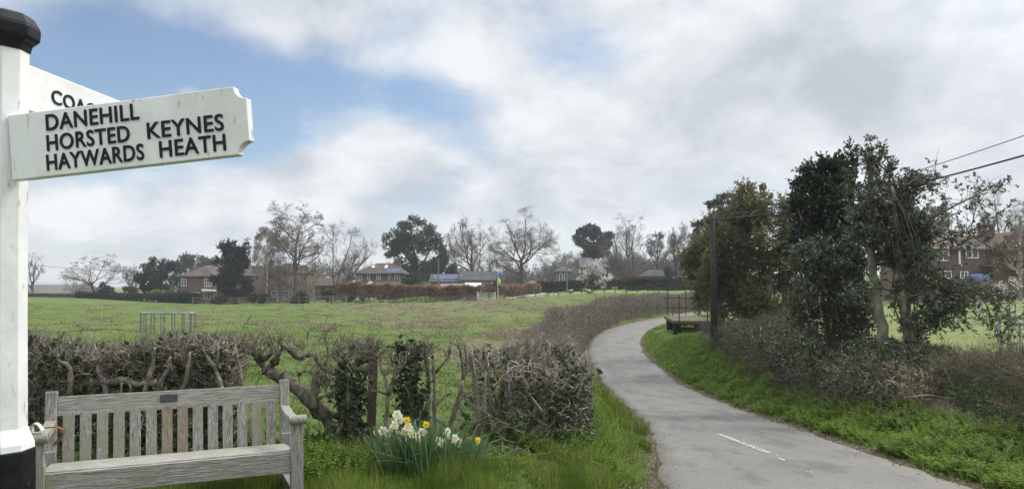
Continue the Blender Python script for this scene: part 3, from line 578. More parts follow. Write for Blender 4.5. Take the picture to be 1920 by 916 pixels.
def leafy_tree(name, label, px, D, blobs, mat_l, n, m, Ls, ls, seed, trunks, bk='barkd', group=None, asp=.55, spread=.8, up=.35, rtw=.006, shell=.5, base=None, droop=0, cat='tree', depth=1.0, crown='crown', limbs=True, sub=0, sprigmat=None, fold=.2):
    """blobs in photo pixels (px,py,rx,ry[,weight]) at distance D; trunks: polylines in pixels with radii"""
    rg = np.random.default_rng(seed); x = hx(px, D); zb = g1(x, D) if base is None else base; root = thing(name, label, cat, (x, D, zb), group=group)
    s = D / F_PX; B = []
    for q in blobs:
        c = at(q[0], q[1], D); wt = q[4] if len(q) > 4 else 1
        if sub:   # break each mass into smaller clumps: an uneven outline with gaps
            dd = rdir(rg, sub) * (rg.uniform(.25, 1, (sub, 1)) ** .5)
            for v in dd: cc = c + v * np.array([q[2] * s, q[2] * s * depth, q[3] * s]); f = rg.uniform(.22, .48) if sub < 12 else rg.uniform(.16, .36); B.append((*cc, q[2] * s * f, q[2] * s * depth * f, q[3] * s * f, wt))
        else:
            c[1] += rg.uniform(-.3, .3) * q[2] * s; B.append((*c, q[2] * s, q[2] * s * depth, q[3] * s, wt))
    P, Dr = blob_pts(rg, B, n, shell); Dr = nrm(Dr + rg.normal(0, .35, P.shape) + np.array([0, 0, up])); Gl, Gt, Gk = G(), G(), G()
    sprigs(Gl, Gt, rg, P, Dr, m, Ls, ls, asp, spread, rtw, droop=droop, fold=fold)
    tops = []
    for poly, r0, r1 in trunks:
        p = np.array([at(a, b, D) + np.array([0, (c_[0] if c_ else 0), 0]) for a, b, *c_ in poly]); p[0, 2] -= .1
        k = len(p); tt = np.linspace(0, k - 1, k * 4 - 3); ii = np.minimum(tt.astype(int), k - 2); ff = (tt - ii)[:, None]; pp = p[ii] * (1 - ff) + p[ii + 1] * ff; pp[1:-1] += rg.normal(0, r0 * .22, (len(pp) - 2, 3))
        rad = np.linspace(r0, r1, len(pp)) * rg.uniform(.9, 1.1, len(pp)); rad[0] *= 1.35; rad[1] *= 1.1
        Gk.tubes(pp, rad, 10); tops.append((pp, rad))
    if limbs and tops:
        for c in B[:: max(1, len(B) // 24)]:
            pp, rad = tops[rg.integers(len(tops))]; k = rg.integers(len(pp) // 2, len(pp)); a = pp[k]; e = np.array(c[:3]); mid = (a + e) / 2 + rg.normal(0, .12, 3) * np.linalg.norm(e - a)
            r_ = min(rad[k] * .4, .055); Gt.tubes(np.array([a, a * .5 + mid * .5 + rg.normal(0, .05, 3), mid, mid * .4 + e * .6 + rg.normal(0, .05, 3), e]), np.linspace(r_, r_ * .25, 5), 5)
    Gk.build('trunk', M[bk], root, smooth=True); Gl.build(crown, M[mat_l], root)
    if Gt.n: Gt.build('twigs', M[sprigmat or bk], root)
    return root
def resample(path, step):
    P = np.array(path, float); seg = np.linalg.norm(np.diff(P, axis=0), axis=1); s = np.r_[0, np.cumsum(seg)]; q = np.arange(0, s[-1], step); return np.stack([np.interp(q, s, P[:, k]) for k in range(2)], 1), s[-1]
def hedge_body(rg, path, th, hts, n, shell=True, z0=0.0):
    """n points through a hedge's box section along a path, most near its faces; returns points, outward directions"""
    P = np.array(path, float); seg = np.linalg.norm(np.diff(P, axis=0), axis=1); s = np.r_[0, np.cumsum(seg)]; q = rg.uniform(0, s[-1], n); x = np.interp(q, s, P[:, 0]); y = np.interp(q, s, P[:, 1])
    i = np.clip(np.searchsorted(s, q) - 1, 0, len(seg) - 1); tg = (P[i + 1] - P[i]) / seg[i][:, None]; nn = np.stack([tg[:, 1], -tg[:, 0]], 1)
    H = np.interp(q, s, hts) if hasattr(hts, '__len__') else np.full(n, hts); H = H * (1 + .045 * np.sin(q * 2.3) + .03 * np.sin(q * 5.1 + 1)); W_ = (np.interp(q, s, th) if hasattr(th, '__len__') else np.full(n, th)) * (1 + .12 * np.sin(q * 1.7 + 2) + .08 * np.sin(q * 4.3))
    face = rg.choice(3, n, p=[.38, .38, .24]); u = rg.uniform(-1, 1, n); v = rg.uniform(0, 1, n); dep = rg.exponential(.16, n).clip(0, .9)
    u = np.where(face == 0, 1 - dep, np.where(face == 1, -1 + dep, u)); v = np.where(face == 2, 1 - dep * .5, v)
    xx = x + nn[:, 0] * u * W_ / 2; yy = y + nn[:, 1] * u * W_ / 2; zg = gz(xx, yy); D = np.stack([nn[:, 0] * u, nn[:, 1] * u, np.where(face == 2, 1.0, .25)], 1)
    return np.c_[xx, yy, zg + z0 + v * (H - z0)], nrm(D + 1e-6)
def gnarl(g, rg, pts, D, r0, r1, S=8, rough=.12, dy=0.0):
    """a crooked stem through photo pixels, at distance D"""
    p = np.array([at(q[0], q[1], D) + np.array([0, (q[2] if len(q) > 2 else 0) + dy, 0]) for q in pts]); k = len(p); m_ = (k - 1) * 3 + 1
    tt = np.linspace(0, k - 1, m_); ii = np.minimum(tt.astype(int), k - 2); f = tt - ii
    pm = np.vstack([p[:1] * 2 - p[1:2], p, p[-1:] * 2 - p[-2:-1]]); a, b_, c, d = pm[ii], pm[ii + 1], pm[ii + 2], pm[ii + 3]; f = f[:, None]
    q = .5 * (2 * b_ + (c - a) * f + (2 * a - 5 * b_ + 4 * c - d) * f ** 2 + (3 * b_ - a - 3 * c + d) * f ** 3); q[1:-1] += rg.normal(0, r0 * .18, (m_ - 2, 3))
    rad = np.linspace(r0, r1, m_) * (1 + rg.normal(0, rough, m_)); g.tubes(q, rad.clip(.002), S); return q, rad
def twiggery(g, rg, P, Dr, Ln, r, K=3, wig=.3, trop=.05, kids=2):
    n = len(P); pts, rad = grow(rg, P, Dr, Ln * rg.uniform(.5, 1.4, n), r * rg.uniform(.6, 1.3, n), K, wig, trop, .5); g.tubes(pts, rad, 4 if r > .004 else 3)
    if kids: p2, r2 = branch(rg, pts, rad, kids, .3, (25, 70), .6, .65, wig, trop, 2); g.tubes(p2, r2, 3, cap=False)
# ------------------------------------------------------------------ fingerpost
def ring(a, c): return [(a, -a + c), (a, a - c), (a - c, a), (-a + c, a), (-a, a - c), (-a, -a + c), (-a + c, -a), (a - c, -a)]
def loft(g, rows, rot=0.0, mi=0):
    V = []
    for z, a, c, ox in rows:
        for x, y in ring(a, c): V.append((x * math.cos(rot) - y * math.sin(rot) + ox, x * math.sin(rot) + y * math.cos(rot), z))
    k = len(rows); F = [[r * 8 + i, r * 8 + (i + 1) % 8, (r + 1) * 8 + (i + 1) % 8, (r + 1) * 8 + i] for r in range(k - 1) for i in range(8)] + [list(range(8))[::-1], [(k - 1) * 8 + i for i in range(8)]]
    g.add(V, F, mi)
PX, PY = -2.134, 3.10
root = thing('signpost', 'white octagonal wooden fingerpost with black foot and black cap beside the bench', 'signpost', (PX, PY, g1(PX, PY)))
PRO = R(4)
g = G(); loft(g, [(.938, .101, .050, 0), (.965, .100, .050, 0), (1.03, .081, .046, .0), (1.5, .080, .046, 0), (2.1, .080, .046, 0.004), (2.61, .079, .046, .010)], PRO); g.build('post', M['white'], root, local=True, bevel=.003)
g = G(); loft(g, [(-.3, .103, .050, 0), (.937, .1035, .0515, 0)], PRO); g.build('foot', M['black'], root, local=True, bevel=.004)
g = G(); loft(g, [(2.605, .083, .048, .01), (2.625, .087, .05, .01), (2.637, .090, .053, .01), (2.650, .108, .066, .01), (2.66, .115, .067, .01), (2.70, .118, .069, .01), (2.715, .114, .066, .01), (2.752, .095, .056, .01), (2.77, .05, .03, .01), (2.775, .02, .012, .01)], PRO)
g.build('cap', M['black'], root, local=True, bevel=.004)
for z in (2.515, 2.585):
    g = G(); cx_ = .075 * math.cos(R(-41)); cy_ = .075 * math.sin(R(-41)); n_ = np.array([math.cos(R(-41)), math.sin(R(-41)), 0])
    c0 = np.array([cx_ * 1.04, cy_ * 1.04, z - .075]); g.tubes(np.array([c0 - n_ * .012, c0 + n_ * .006]), np.array([.008, .006]), 8); g.build('bolt', M['white'], root, local=True)
def text_mesh(g, body, width, cap, u0, v0, org, ux, uy, depth, bold=.012, space=1.06):
    cu = bpy.data.curves.new('t', 'FONT'); cu.body = body; cu.size = 1; cu.offset = bold; cu.extrude = .5; cu.resolution_u = 4; cu.space_character = space
    o = bpy.data.objects.new('t', cu); col.objects.link(o); bpy.context.view_layer.update()
    me = bpy.data.meshes.new_from_object(o.evaluated_get(bpy.context.evaluated_depsgraph_get())); V = np.array([v.co for v in me.vertices]); F = [list(p.vertices) for p in me.polygons]
    bpy.data.objects.remove(o); bpy.data.curves.remove(cu); bpy.data.meshes.remove(me)
    lo, hi = V.min(0), V.max(0); capH = max(hi[1], .01); x = (V[:, 0] - lo[0]) / (hi[0] - lo[0]) * width + u0; y = V[:, 1] / (hi[1] - 0) * cap + v0; z = (V[:, 2] + .5) * depth
    n = np.cross(ux, uy); g.add(np.array(org) + x[:, None] * ux + y[:, None] * uy + z[:, None] * n, F)
def finger(label, org, ux, Lg, hgt, words, th=.042, notch=.05, cap=.064, start=-.06):
    ux = np.array(ux, float); ux /= np.linalg.norm(ux); uy = np.array([0, 0, 1.]) - ux * ux[2]; uy /= np.linalg.norm(uy); n = np.cross(ux, uy); h = hgt / 2
    q = [R(a) for a in np.linspace(90, 0, 7)]
    cor_t = [(Lg - notch + notch * (1 - math.cos(R(a))) * 1.0, h - notch * math.sin(R(a))) for a in np.linspace(0, 90, 7)]
    out = [(start, -h)] + [(Lg - notch + notch * (1 - math.cos(R(a))), -h + notch * math.sin(R(a))) for a in np.linspace(0, 90, 7)] + cor_t[::-1] + [(start, h)]
    g = G(); g.prism(out, np.array(org) - n * th / 2, ux, uy, th); arm = g.build('finger_board', M['white'], root, bevel=.004)
    if label: arm['label'] = label
    g = G()
    for body, u0, u1, v0 in words: text_mesh(g, body, u1 - u0, cap, u0, v0, np.array(org) + n * (th / 2 - .001), ux, uy, .0055)
    g.build('lettering', M['letter'], arm)
finger('white finger board lettered with three village names', (-2.042, 3.05, 2.165), (1.017, -.15, .083), 1.03, .268,
       [('DANEHILL', .160, .573, .052), ('HORSTED', .157, .526, -.031), ('KEYNES', .603, .930, -.031), ('HAYWARDS', .150, .582, -.110), ('HEATH', .650, .932, -.110)], start=-.014)
finger('white finger board pointing away behind the other, lettered COACH', (-2.078, 3.10, 2.44), (.10, 1, 0), 1.0, .195, [('COACH', .175, .54, -.031)], cap=.062, start=.012)

# ------------------------------------------------------------------ bench
BR = R(25); BC = np.array([-2.355, 5.17]); bzz = g1(*BC)
bench = thing('bench', 'weathered grey wooden bench with a small dark memorial plaque, beside the signpost', 'bench', (BC[0], BC[1], bzz), BR)
W2 = .78; bv = .004
for s in (-1, 1):
    g = G(); g.box((s * W2, .275, .20), (.07, .075, .56)); g.box((s * W2, .315, .665), (.07, .065, .40), rx=R(-7)); g.box((s * W2, .339, .868), (.073, .066, .028), rx=R(-7)); g.build('rear_leg', M['oakv'], bench, local=True, bevel=.006)
    g = G(); g.box((s * W2, -.285, .20), (.082, .082, .62)); g.prism([(-.041, .51), (.041, .51), (.035, .56), (.022, .62), (.026, .665), (-.034, .665), (-.034, .60)], (s * W2 - .037, -.285, 0), (0, 1, 0), (0, 0, 1), .074); g.build('front_leg', M['oakv'], bench, local=True, bevel=.005)
    g = G(); y_ = np.linspace(-.30, .30, 9); zt = .688 - .022 * np.sin((y_ + .3) / .6 * np.pi); o_ = [(a, b) for a, b in zip(y_, zt)]; g.prism([(a, b - .045) for a, b in o_] + o_[::-1], (s * W2 - .033, 0, 0), (0, 1, 0), (0, 0, 1), .066)
    g.tubes(np.array([[s * W2 - .062, -.315, .674], [s * W2 + .062, -.315, .674]]), np.array([.033, .033]), 14); g.build('armrest', M['oakv'], bench, local=True, bevel=.004)
g = G()
for k in range(5): g.box((0, -.235 + k * .108, .440 - .0115 * k), (2 * W2 - .02, .096, .024), rx=R(-6))
g.build('seat', M['oak'], bench, local=True, bevel=bv)
g = G(); g.box((0, -.290, .375), (2 * W2 - .076, .03, .145)); g.build('apron', M['oak'], bench, local=True, bevel=bv)
g = G(); g.box((0, .336, .776), (2 * W2 - .066, .034, .135), rx=R(-7)); rail = g.build('top_rail', M['oak'], bench, local=True, bevel=bv)
g = G(); g.box((-.04, .316, .792), (.118, .006, .052), rx=R(-7)); pl = g.build('plaque', M['plaque'], rail, local=True, bevel=.002)
gb, gn_ = G(), G()
for k in range(14):
    g = G(); g.box((-W2 + .105 + k * (2 * W2 - .21) / 13, .300, .555), (.071, .018, .35), rx=R(-7), rz=0); o_ = g.build('back_slat', M['oakvn' if k in (6, 7) else 'oakv'], bench, local=True, bevel=.002)
    if k in (6, 7): o_['label'] = 'browner replacement slat below the plaque'
g = G(); g.box((0, .275, .365), (2 * W2 - .07, .04, .05)); g.build('back_rail', M['oak'], bench, local=True, bevel=bv)
for s in (-1, 1): g = G(); g.box((s * W2, 0, .14), (.05, .5, .05)); g.build('stretcher', M['oakv'], bench, local=True, bevel=bv)
# strap loop left on the arm
c, s_ = math.cos(BR), math.sin(BR)
def b2w(x, y, z): return np.array([BC[0] + x * c - y * s_, BC[1] + x * s_ + y * c, bzz + z])
lo = b2w(-W2, -.28, .703); st = thing('strap', 'brown strap with a pale rolled end looped over the bench arm', 'strap', lo)
def band(g, pts, wd, th):
    p = np.array(pts, float); k = len(p); tg = np.gradient(p, axis=0); tg = nrm(tg); ax = np.array([0, 1.0, 0]) * np.ones((k, 1)); nn = nrm(np.cross(tg, ax))
    V = np.stack([p - ax * wd / 2 - nn * th / 2, p + ax * wd / 2 - nn * th / 2, p + ax * wd / 2 + nn * th / 2, p - ax * wd / 2 + nn * th / 2], 1).reshape(-1, 3)
    F = [[r * 4 + i, r * 4 + (i + 1) % 4, (r + 1) * 4 + (i + 1) % 4, (r + 1) * 4 + i] for r in range(k - 1) for i in range(4)] + [[3, 2, 1, 0], [(k - 1) * 4 + i for i in range(4)]]; g.add(V, F)
g = G(); band(g, [(-.045, -.02, .012), (-.02, -.02, .05), (.0, -.02, .068), (.022, -.02, .055), (.047, -.02, .022), (.045, -.02, .010), (0, -.02, .008), (-.04, -.02, .009)], .034, .004); g.tubes(np.array([[-.085, -.01, .022], [-.03, .0, .026]]), np.array([.018, .02]), 10); g.build('rolled_end', M['clothwhite'], st, local=True)
g = G(); band(g, [(.03, .02, .03), (.10, .02, .036), (.145, .02, .02), (.15, .02, -.005), (.12, .02, -.04), (.095, .02, -.075)], .028, .006); g.build('loop', M['leather'], st, local=True)

# ------------------------------------------------------------------ front hedge (laid, part gappy)
rg = np.random.default_rng(11)
def hedge_thing(name, label, cat, path, th, hts, ntw, nlf, seed, mt='twig', ml='ivy', tl=.16, tr=.0045, ls=.045, group=None, m=5, leafz=(0, 1), kids=2, fill=True, z0=0.0):
    r = np.random.default_rng(seed); x0, y0 = path[len(path) // 2]; ro = thing(name, label, cat, (x0, y0, g1(x0, y0)), group=group)
    if ntw:
        g = G(); P, Dr = hedge_body(r, path, th, hts, ntw, z0=z0); Dr = nrm(Dr * .5 + rdir(r, ntw) * .9 + np.array([0, 0, .35])); twiggery(g, r, P, Dr, tl, tr, kids=kids); g.build('twigs', M[mt], ro)
    if nlf:
        g = G(); P, Dr = hedge_body(r, path, th, hts, nlf, z0=z0); sprigs(g, None, r, P, nrm(Dr + rdir(r, nlf) * .5), m, .10 if ls < .08 else ls * 2, ls, .8, .8); g.build('leaves', M[ml], ro)
    return ro
HL = [(-5.6, 6.45), (-4.6, 6.55), (-3.2, 6.75), (-2.55, 6.92)]
h1 = hedge_thing('hedge', 'dense trimmed hedge of ivy and brown twigs behind the bench', 'hedge', HL, .75, [1.0, 1.0, 1.0, .97], 7800, 2600, 12, tl=.17)
g = G(); r = np.random.default_rng(21)
P, Dr = hedge_body(r, HL, .7, .98, 3000); P[:, 2] = np.maximum(P[:, 2], .86 + r.normal(0, .06, len(P))); twiggery(g, r, P, nrm(rdir(r, len(P)) + np.array([0, 0, .5])), .11, .006, kids=1); P, Dr = hedge_body(r, HL, .78, .98, 1500); twiggery(g, r, P, nrm(Dr + rdir(r, len(P)) * .9), .13, .005, kids=1); g.build('cut_twigs', M['twigp'], h1)
g = G(); D_ = 6.22
for pts, r0, r1 in [([(96, 760), (88, 720), (76, 688), (72, 672), (82, 664)], .036, .022), ([(100, 770), (97, 720), (94, 690), (90, 676)], .03, .022), ([(88, 722), (104, 712)], .016, .012), ([(133, 745), (132, 700), (128, 685), (112, 676), (108, 664)], .032, .02), ([(192, 750), (184, 718), (172, 690), (166, 676), (160, 668)], .036, .022), ([(172, 690), (150, 680), (140, 676), (126, 656)], .018, .012),
                    ([(122, 742), (128, 728), (134, 724), (142, 728)], .026, .012), ([(240, 730), (236, 738)], .02, .02), ([(182, 714), (215, 716), (250, 722), (285, 718)], .055, .04), ([(290, 735), (300, 712), (312, 690), (316, 668)], .03, .014), ([(270, 740), (284, 700), (290, 668), (292, 650)], .028, .016), ([(240, 745), (238, 720)], .018, .016), ([(226, 742), (228, 716)], .018, .015),
                    ([(413, 740), (408, 715), (398, 690), (385, 672), (370, 645), (362, 630)], .03, .010), ([(404, 690), (404, 650), (386, 628)], .018, .008), ([(60, 765), (64, 720), (58, 680)], .03, .02), ([(140, 656), (134, 632), (131, 622)], .014, .008), ([(330, 745), (345, 700), (350, 660)], .028, .016), ([(455, 748), (447, 700), (440, 660)], .028, .016)]:
    gnarl(g, r, pts, D_, r0 * .72, r1 * .6, dy=r.uniform(-.05, .1))
for k in range(16):
    xx = r.uniform(-4.7, -2.6); gnarl(g, r, [(960 + (xx + a) * F_PX / 6.6, q) for a, q in ((0, 870), (r.normal(0, .06), 790), (r.normal(0, .12), 700), (r.normal(0, .2), 645))], 6.6, .026, .010, 6)
g.build('stems', M['bark2'], h1, smooth=True)

def ivy_on(r, q, rad, n, spread, ls=.045):
    k = r.integers(0, len(q), n); d = rdir(r, n); P = q[k] + d * (rad[k] + np.abs(r.normal(0, spread, n)))[:, None]; g = G(); sprigs(g, None, r, P, nrm(d + np.array([0, 0, -.2])), 3, .06, ls, .85, .7); return g
def shrub_thing(label, D, stems, seed, twigs=120, knuckles=(), ivy=(), top=(), name='hedge_shrub', lf=0, grp='gnarled shrubs in the gap of the hedge'):
    r = np.random.default_rng(seed); b = stems[0][0][0]; x = hx(b[0], D); ro = thing(name, label, 'shrub', (x, D, g1(x, D)), group=grp); g = G(); Q = []
    for pts, r0, r1, *dy in stems:
        pts = list(pts); q, rad = gnarl(g, r, pts, D, r0 * .88, r1 * .8, rough=.2, dy=dy[0] if dy else r.uniform(-.08, .08)); Q.append((q, rad))
    g.build('trunk', M['bark2'], ro, smooth=True); g = G()
    allq = np.vstack([q[len(q) // 3:] for q, _ in Q]); k = r.integers(0, len(allq), twigs); k = k[:twigs * 2 // 5]; twiggery(g, r, allq[k], nrm(rdir(r, len(k)) + np.array([0, 0, .25])), .20, .0038, kids=2, wig=.35)
    for (px, py, rx, ry, n) in top:
        s = D / F_PX; n = n * 3 // 5; c0 = at(px, py + 8, D); P = c0 + r.uniform(-1, 1, (n, 3)) * np.array([rx * s, rx * s * .8, ry * s]); twiggery(g, r, P, nrm(rdir(r, n) * .7 + np.array([0, 0, .9])), .10, .006, kids=1, K=2)
    g.build('twigs', M['twig'], ro)
    for i_, n, sp in ivy: ivy_on(r, Q[i_][0], Q[i_][1], n, sp).build('ivy', M['ivy'], ro)
    return ro
shrub_thing('thick bare trunk leaning left out of the ground behind the bench end', 6.95,
    [([(628, 845), (612, 795), (585, 757), (550, 724), (527, 708), (508, 700), (496, 692), (484, 676), (470, 662)], .085, .05), ([(628, 845), (645, 790), (656, 750), (662, 715)], .042, .02), ([(590, 765), (592, 740), (596, 715), (600, 700)], .05, .042), ([(598, 745), (618, 738), (634, 728), (640, 712)], .022, .012),
     ([(470, 662), (452, 655), (436, 642), (428, 632)], .03, .012), ([(484, 676), (500, 668), (508, 652), (500, 640)], .034, .012), ([(496, 690), (516, 682), (514, 660), (505, 648)], .03, .013), ([(508, 680), (525, 660), (530, 642)], .026, .010), ([(540, 650), (552, 668), (566, 672), (582, 664), (592, 678), (602, 690), (618, 698), (638, 702)], .032, .02), ([(530, 640), (545, 655)], .024, .02), ([(600, 690), (602, 720)], .02, .018), ([(470, 662), (466, 640), (455, 628)], .022, .008), ([(562, 700), (578, 695), (594, 705)], .02, .012)],
    31, 420, top=[(470, 640, 45, 14, 160), (545, 642, 30, 14, 90), (600, 712, 14, 16, 70)])
shrub_thing('flat-topped shrub with knuckled branches and an ivy trunk, left of the brown fence stake', 7.0,
    [([(672, 850), (664, 790), (660, 735), (655, 690)], .07, .055), ([(640, 830), (652, 770), (662, 730)], .04, .03), ([(655, 700), (640, 680), (634, 662), (642, 650)], .032, .014), ([(660, 690), (690, 690), (698, 678)], .045, .022), ([(668, 690), (652, 705), (660, 715)], .02, .012), ([(660, 690), (680, 670), (690, 655)], .03, .012), ([(664, 686), (700, 672), (718, 658)], .024, .010), ([(650, 680), (625, 665)], .03, .012), ([(604, 690), (612, 665), (606, 640), (605, 622)], .011, .005), ([(612, 665), (640, 660)], .008, .004)],
    32, 320, ivy=[(0, 420, .05), (1, 120, .03)], top=[(668, 650, 42, 16, 330), (690, 645, 26, 12, 120)])
shrub_thing('slim forked grey shrub standing right of the brown fence stake', 6.9, [([(719, 830), (726, 770), (730, 738)], .026, .020), ([(730, 738), (722, 705), (714, 685), (716, 668)], .018, .009), ([(730, 738), (740, 705), (752, 690), (760, 678)], .019, .009), ([(729, 740), (700, 732), (694, 750)], .015, .01), ([(722, 705), (740, 670)], .010, .005)], 33, 110, top=[(745, 668, 20, 14, 50)])
shrub_thing('dark ivy-wrapped upright shrub behind the daffodils', 7.15, [([(778, 850), (774, 780), (770, 720), (766, 655)], .055, .04), ([(768, 850), (760, 780), (752, 700), (750, 660)], .022, .012), ([(790, 840), (785, 760), (780, 700), (786, 655)], .026, .013)], 34, 190, ivy=[(0, 520, .05)], top=[(768, 655, 20, 16, 120)])
shrub_thing('pale straight twin stems rising right of the ivy-wrapped shrub', 7.1, [([(817, 840), (815, 780), (816, 720), (813, 672)], .024, .014), ([(804, 740), (800, 690), (796, 655), (797, 640)], .026, .018), ([(816, 760), (834, 742), (850, 735)], .018, .011), ([(804, 840), (802, 780), (804, 740)], .028, .026), ([(815, 700), (838, 672), (842, 655), (846, 640)], .016, .010), ([(816, 780), (838, 800), (850, 830)], .014, .01)], 35, 150, top=[(798, 650, 12, 12, 50)])
shrub_thing('wide Y-shaped leaning shrub just left of the clipped hedge end', 7.2, [([(838, 850), (846, 790), (860, 750), (868, 712)], .030, .022), ([(868, 712), (866, 680), (860, 650), (856, 640)], .018, .011), ([(868, 712), (876, 690), (872, 655), (872, 645)], .018, .010), ([(855, 750), (880, 740), (908, 725)], .010, .006), ([(860, 735), (890, 760), (960, 800), (985, 812)], .011, .006), ([(850, 780), (890, 788), (920, 775)], .010, .006)], 36, 170)
r = np.random.default_rng(37); g = G(); g.box(at(697, 762, 7.35), (.085, .07, 1.02), ry=R(2), rz=R(20)); o_ = g.build('fence_stake', M['redwood'], bevel=.006); tag(o_, 'reddish brown wooden fence stake standing among the gappy shrubs', 'post')
# clipped block at the right-hand end, turning the corner along the lane
HB = [(-.30, 7.55), (.2, 8.1), (.50, 8.7), (.60, 9.4), (.62, 12)]
h2 = hedge_thing('hedge', 'clipped bare end of hedge turning the corner at the lane', 'hedge', HB, [.55, .65, .7, .7, .6], [.80, .84, .85, .86, .7], 3600, 1500, 41, tl=.18, tr=.0045)
g = G(); r = np.random.default_rng(42)
P, Dr = hedge_body(r, HB, .7, .9, 2000); P[:, 2] = gz(P[:, 0], P[:, 1]) + .76 + r.normal(0, .06, len(P)); twiggery(g, r, P, nrm(rdir(r, len(P)) + np.array([0, 0, .5])), .13, .006, kids=1)
P, Dr = hedge_body(r, HB[1:], .72, .84, 900); twiggery(g, r, P, nrm(Dr + rdir(r, len(P)) * .7), .07, .0075, kids=0, K=2); g.build('cut_twigs', M['twigp'], h2)
g = G()
for pts, r0, r1 in [([(905, 850), (898, 780), (892, 700), (886, 655)], .03, .018), ([(918, 820), (917, 740), (910, 668)], .022, .018), ([(966, 810), (958, 760), (952, 715), (940, 696)], .018, .014), ([(960, 800), (962, 750), (975, 715), (985, 690)], .024, .018), ([(975, 715), (1000, 745), (1015, 765)], .016, .012), ([(1028, 700), (1020, 690), (1028, 660), (1030, 640)], .026, .014), ([(1000, 830), (1012, 780), (1022, 750)], .016, .010), ([(1018, 820), (1022, 770), (1040, 740)], .014, .010), ([(990, 695), (985, 660), (992, 640)], .022, .012), ([(980, 830), (985, 790), (1010, 765), (1045, 700)], .03, .018), ([(930, 830), (945, 790), (965, 770)], .022, .016), ([(1028, 700), (1006, 710), (1010, 722)], .012, .008), ([(900, 740), (895, 730), (880, 735), (905, 722), (912, 712)], .009, .006)]:
    gnarl(g, r, pts, 7.75, r0, r1, dy=r.uniform(-.25, .15))
for k in range(22):
    xx, yy = HB[0] + (np.array(HB[2]) - HB[0]) * r.uniform(0, 1.1); p0 = np.array([xx + r.normal(0, .15), yy + r.normal(0, .12), g1(xx, yy) - .05]); tubes_p, tubes_r = grow(r, p0[None], nrm(np.array([[r.normal(0, .15), r.normal(0, .15), 1]])), np.array([1.0]), np.array([r.uniform(.012, .03)]), 7, .12, .1, .45); g.tubes(tubes_p, tubes_r, 6)
g.build('stems', M['bark'], h2, smooth=True)
q_ = np.array([at(1025, a, 8.35) for a in np.linspace(690, 790, 12)]); g = ivy_on(r, q_, np.full(12, .1), 400, .07, .05); q_ = np.array([at(1050, a, 8.4) for a in np.linspace(695, 765, 10)]); g2 = ivy_on(r, q_, np.full(10, .12), 380, .08, .05); g.add(np.vstack(g2.v), g2.f[0][0]); g.build('ivy', M['ivy'], h2)
# lower brambly stretch down the lane, then the flailed hedge round the bend
hedge_thing('bramble_hedge', 'low brown brambly hedge dropping beyond the clipped corner', 'hedge', [(.62, 12), (.8, 16), (.95, 22), (1.45, 28), (2.2, 33.5)], [.8, 1.0, 1.2, 1.5, 1.7], [.62, .62, .72, .85, .95], 5200, 300, 45, tl=.26, tr=.008, ls=.06, mt='twig', ml='drytwig', kids=2)
hedge_thing('hedge', 'long flailed brown hedge following the lane round the bend', 'hedge', [(2.2, 34.5), (3.1, 41), (4.9, 50), (7.6, 59.5), (11.4, 68), (15.4, 77), (23.2, 93), (35, 118)], [1.3] * 8, [1.15, 1.3, 1.5, 1.6, 1.6, 1.6, 1.55, 1.55], 22000, 900, 46, tl=.42, tr=.017, ls=.08, mt='twig', ml='ivy', kids=2)

# ------------------------------------------------------------------ daffodils
DC = np.array([-.74, 6.35]); dz = g1(*DC); daf = thing('daffodil_clump', 'clump of cream and yellow daffodils in bloom in the verge grass', 'daffodils', (DC[0], DC[1], dz))
r = np.random.default_rng(51); g = G(); n = 620
P = np.c_[DC[0] + r.normal(0, .125, n) + r.choice([-.10, .20], n, p=[.68, .32]), DC[1] + r.normal(0, .11, n), np.full(n, 0.)]; P[:, 2] = gz(P[:, 0], P[:, 1])
def straps(g, r, P, L, Wd, out=.35, K=6):
    n = len(P); azm = r.uniform(0, 2 * np.pi, n); d = np.stack([np.cos(azm) * out, np.sin(azm) * out, np.ones(n)], 1); d[:, :2] += (P[:, :2] - P[:, :2].mean(0)) * .9; d = nrm(d); bend = r.uniform(.0, .30, n) ** 1.8 * 1.5; kink = r.integers(2, 9, n); pts = [P]; h = nrm(d * np.array([1, 1, 0]) + 1e-6)
    for k in range(K): d = nrm(d + h * bend[:, None] * .35 + np.where((kink == k)[:, None], h * .7 + np.array([0, 0, -.6]), 0) - np.array([0, 0, 1]) * (bend * .30)[:, None]); pts.append(pts[-1] + d * (L / K)[:, None])
    p = np.stack(pts, 1); B = np.stack([np.cos(r.uniform(0, 6.28, n)), np.sin(r.uniform(0, 6.28, n)), np.zeros(n)], 1); wv = np.array([.8, 1, 1, 1, .95, .8, .15][:K + 1]); V = np.stack([p - B[:, None] * (Wd[:, None] * wv)[..., None] * .5, p + B[:, None] * (Wd[:, None] * wv)[..., None] * .5], 2).reshape(-1, 3)
    i, k = np.meshgrid(np.arange(n), np.arange(K), indexing='ij'); b = (i * (K + 1) + k).ravel() * 2; g.add(V, np.stack([b, b + 1, b + 3, b + 2], 1))
straps(g, r, P, r.uniform(.30, .52, n), r.uniform(.009, .015, n), out=.11); g.build('leaves', M['dleaf'], daf)
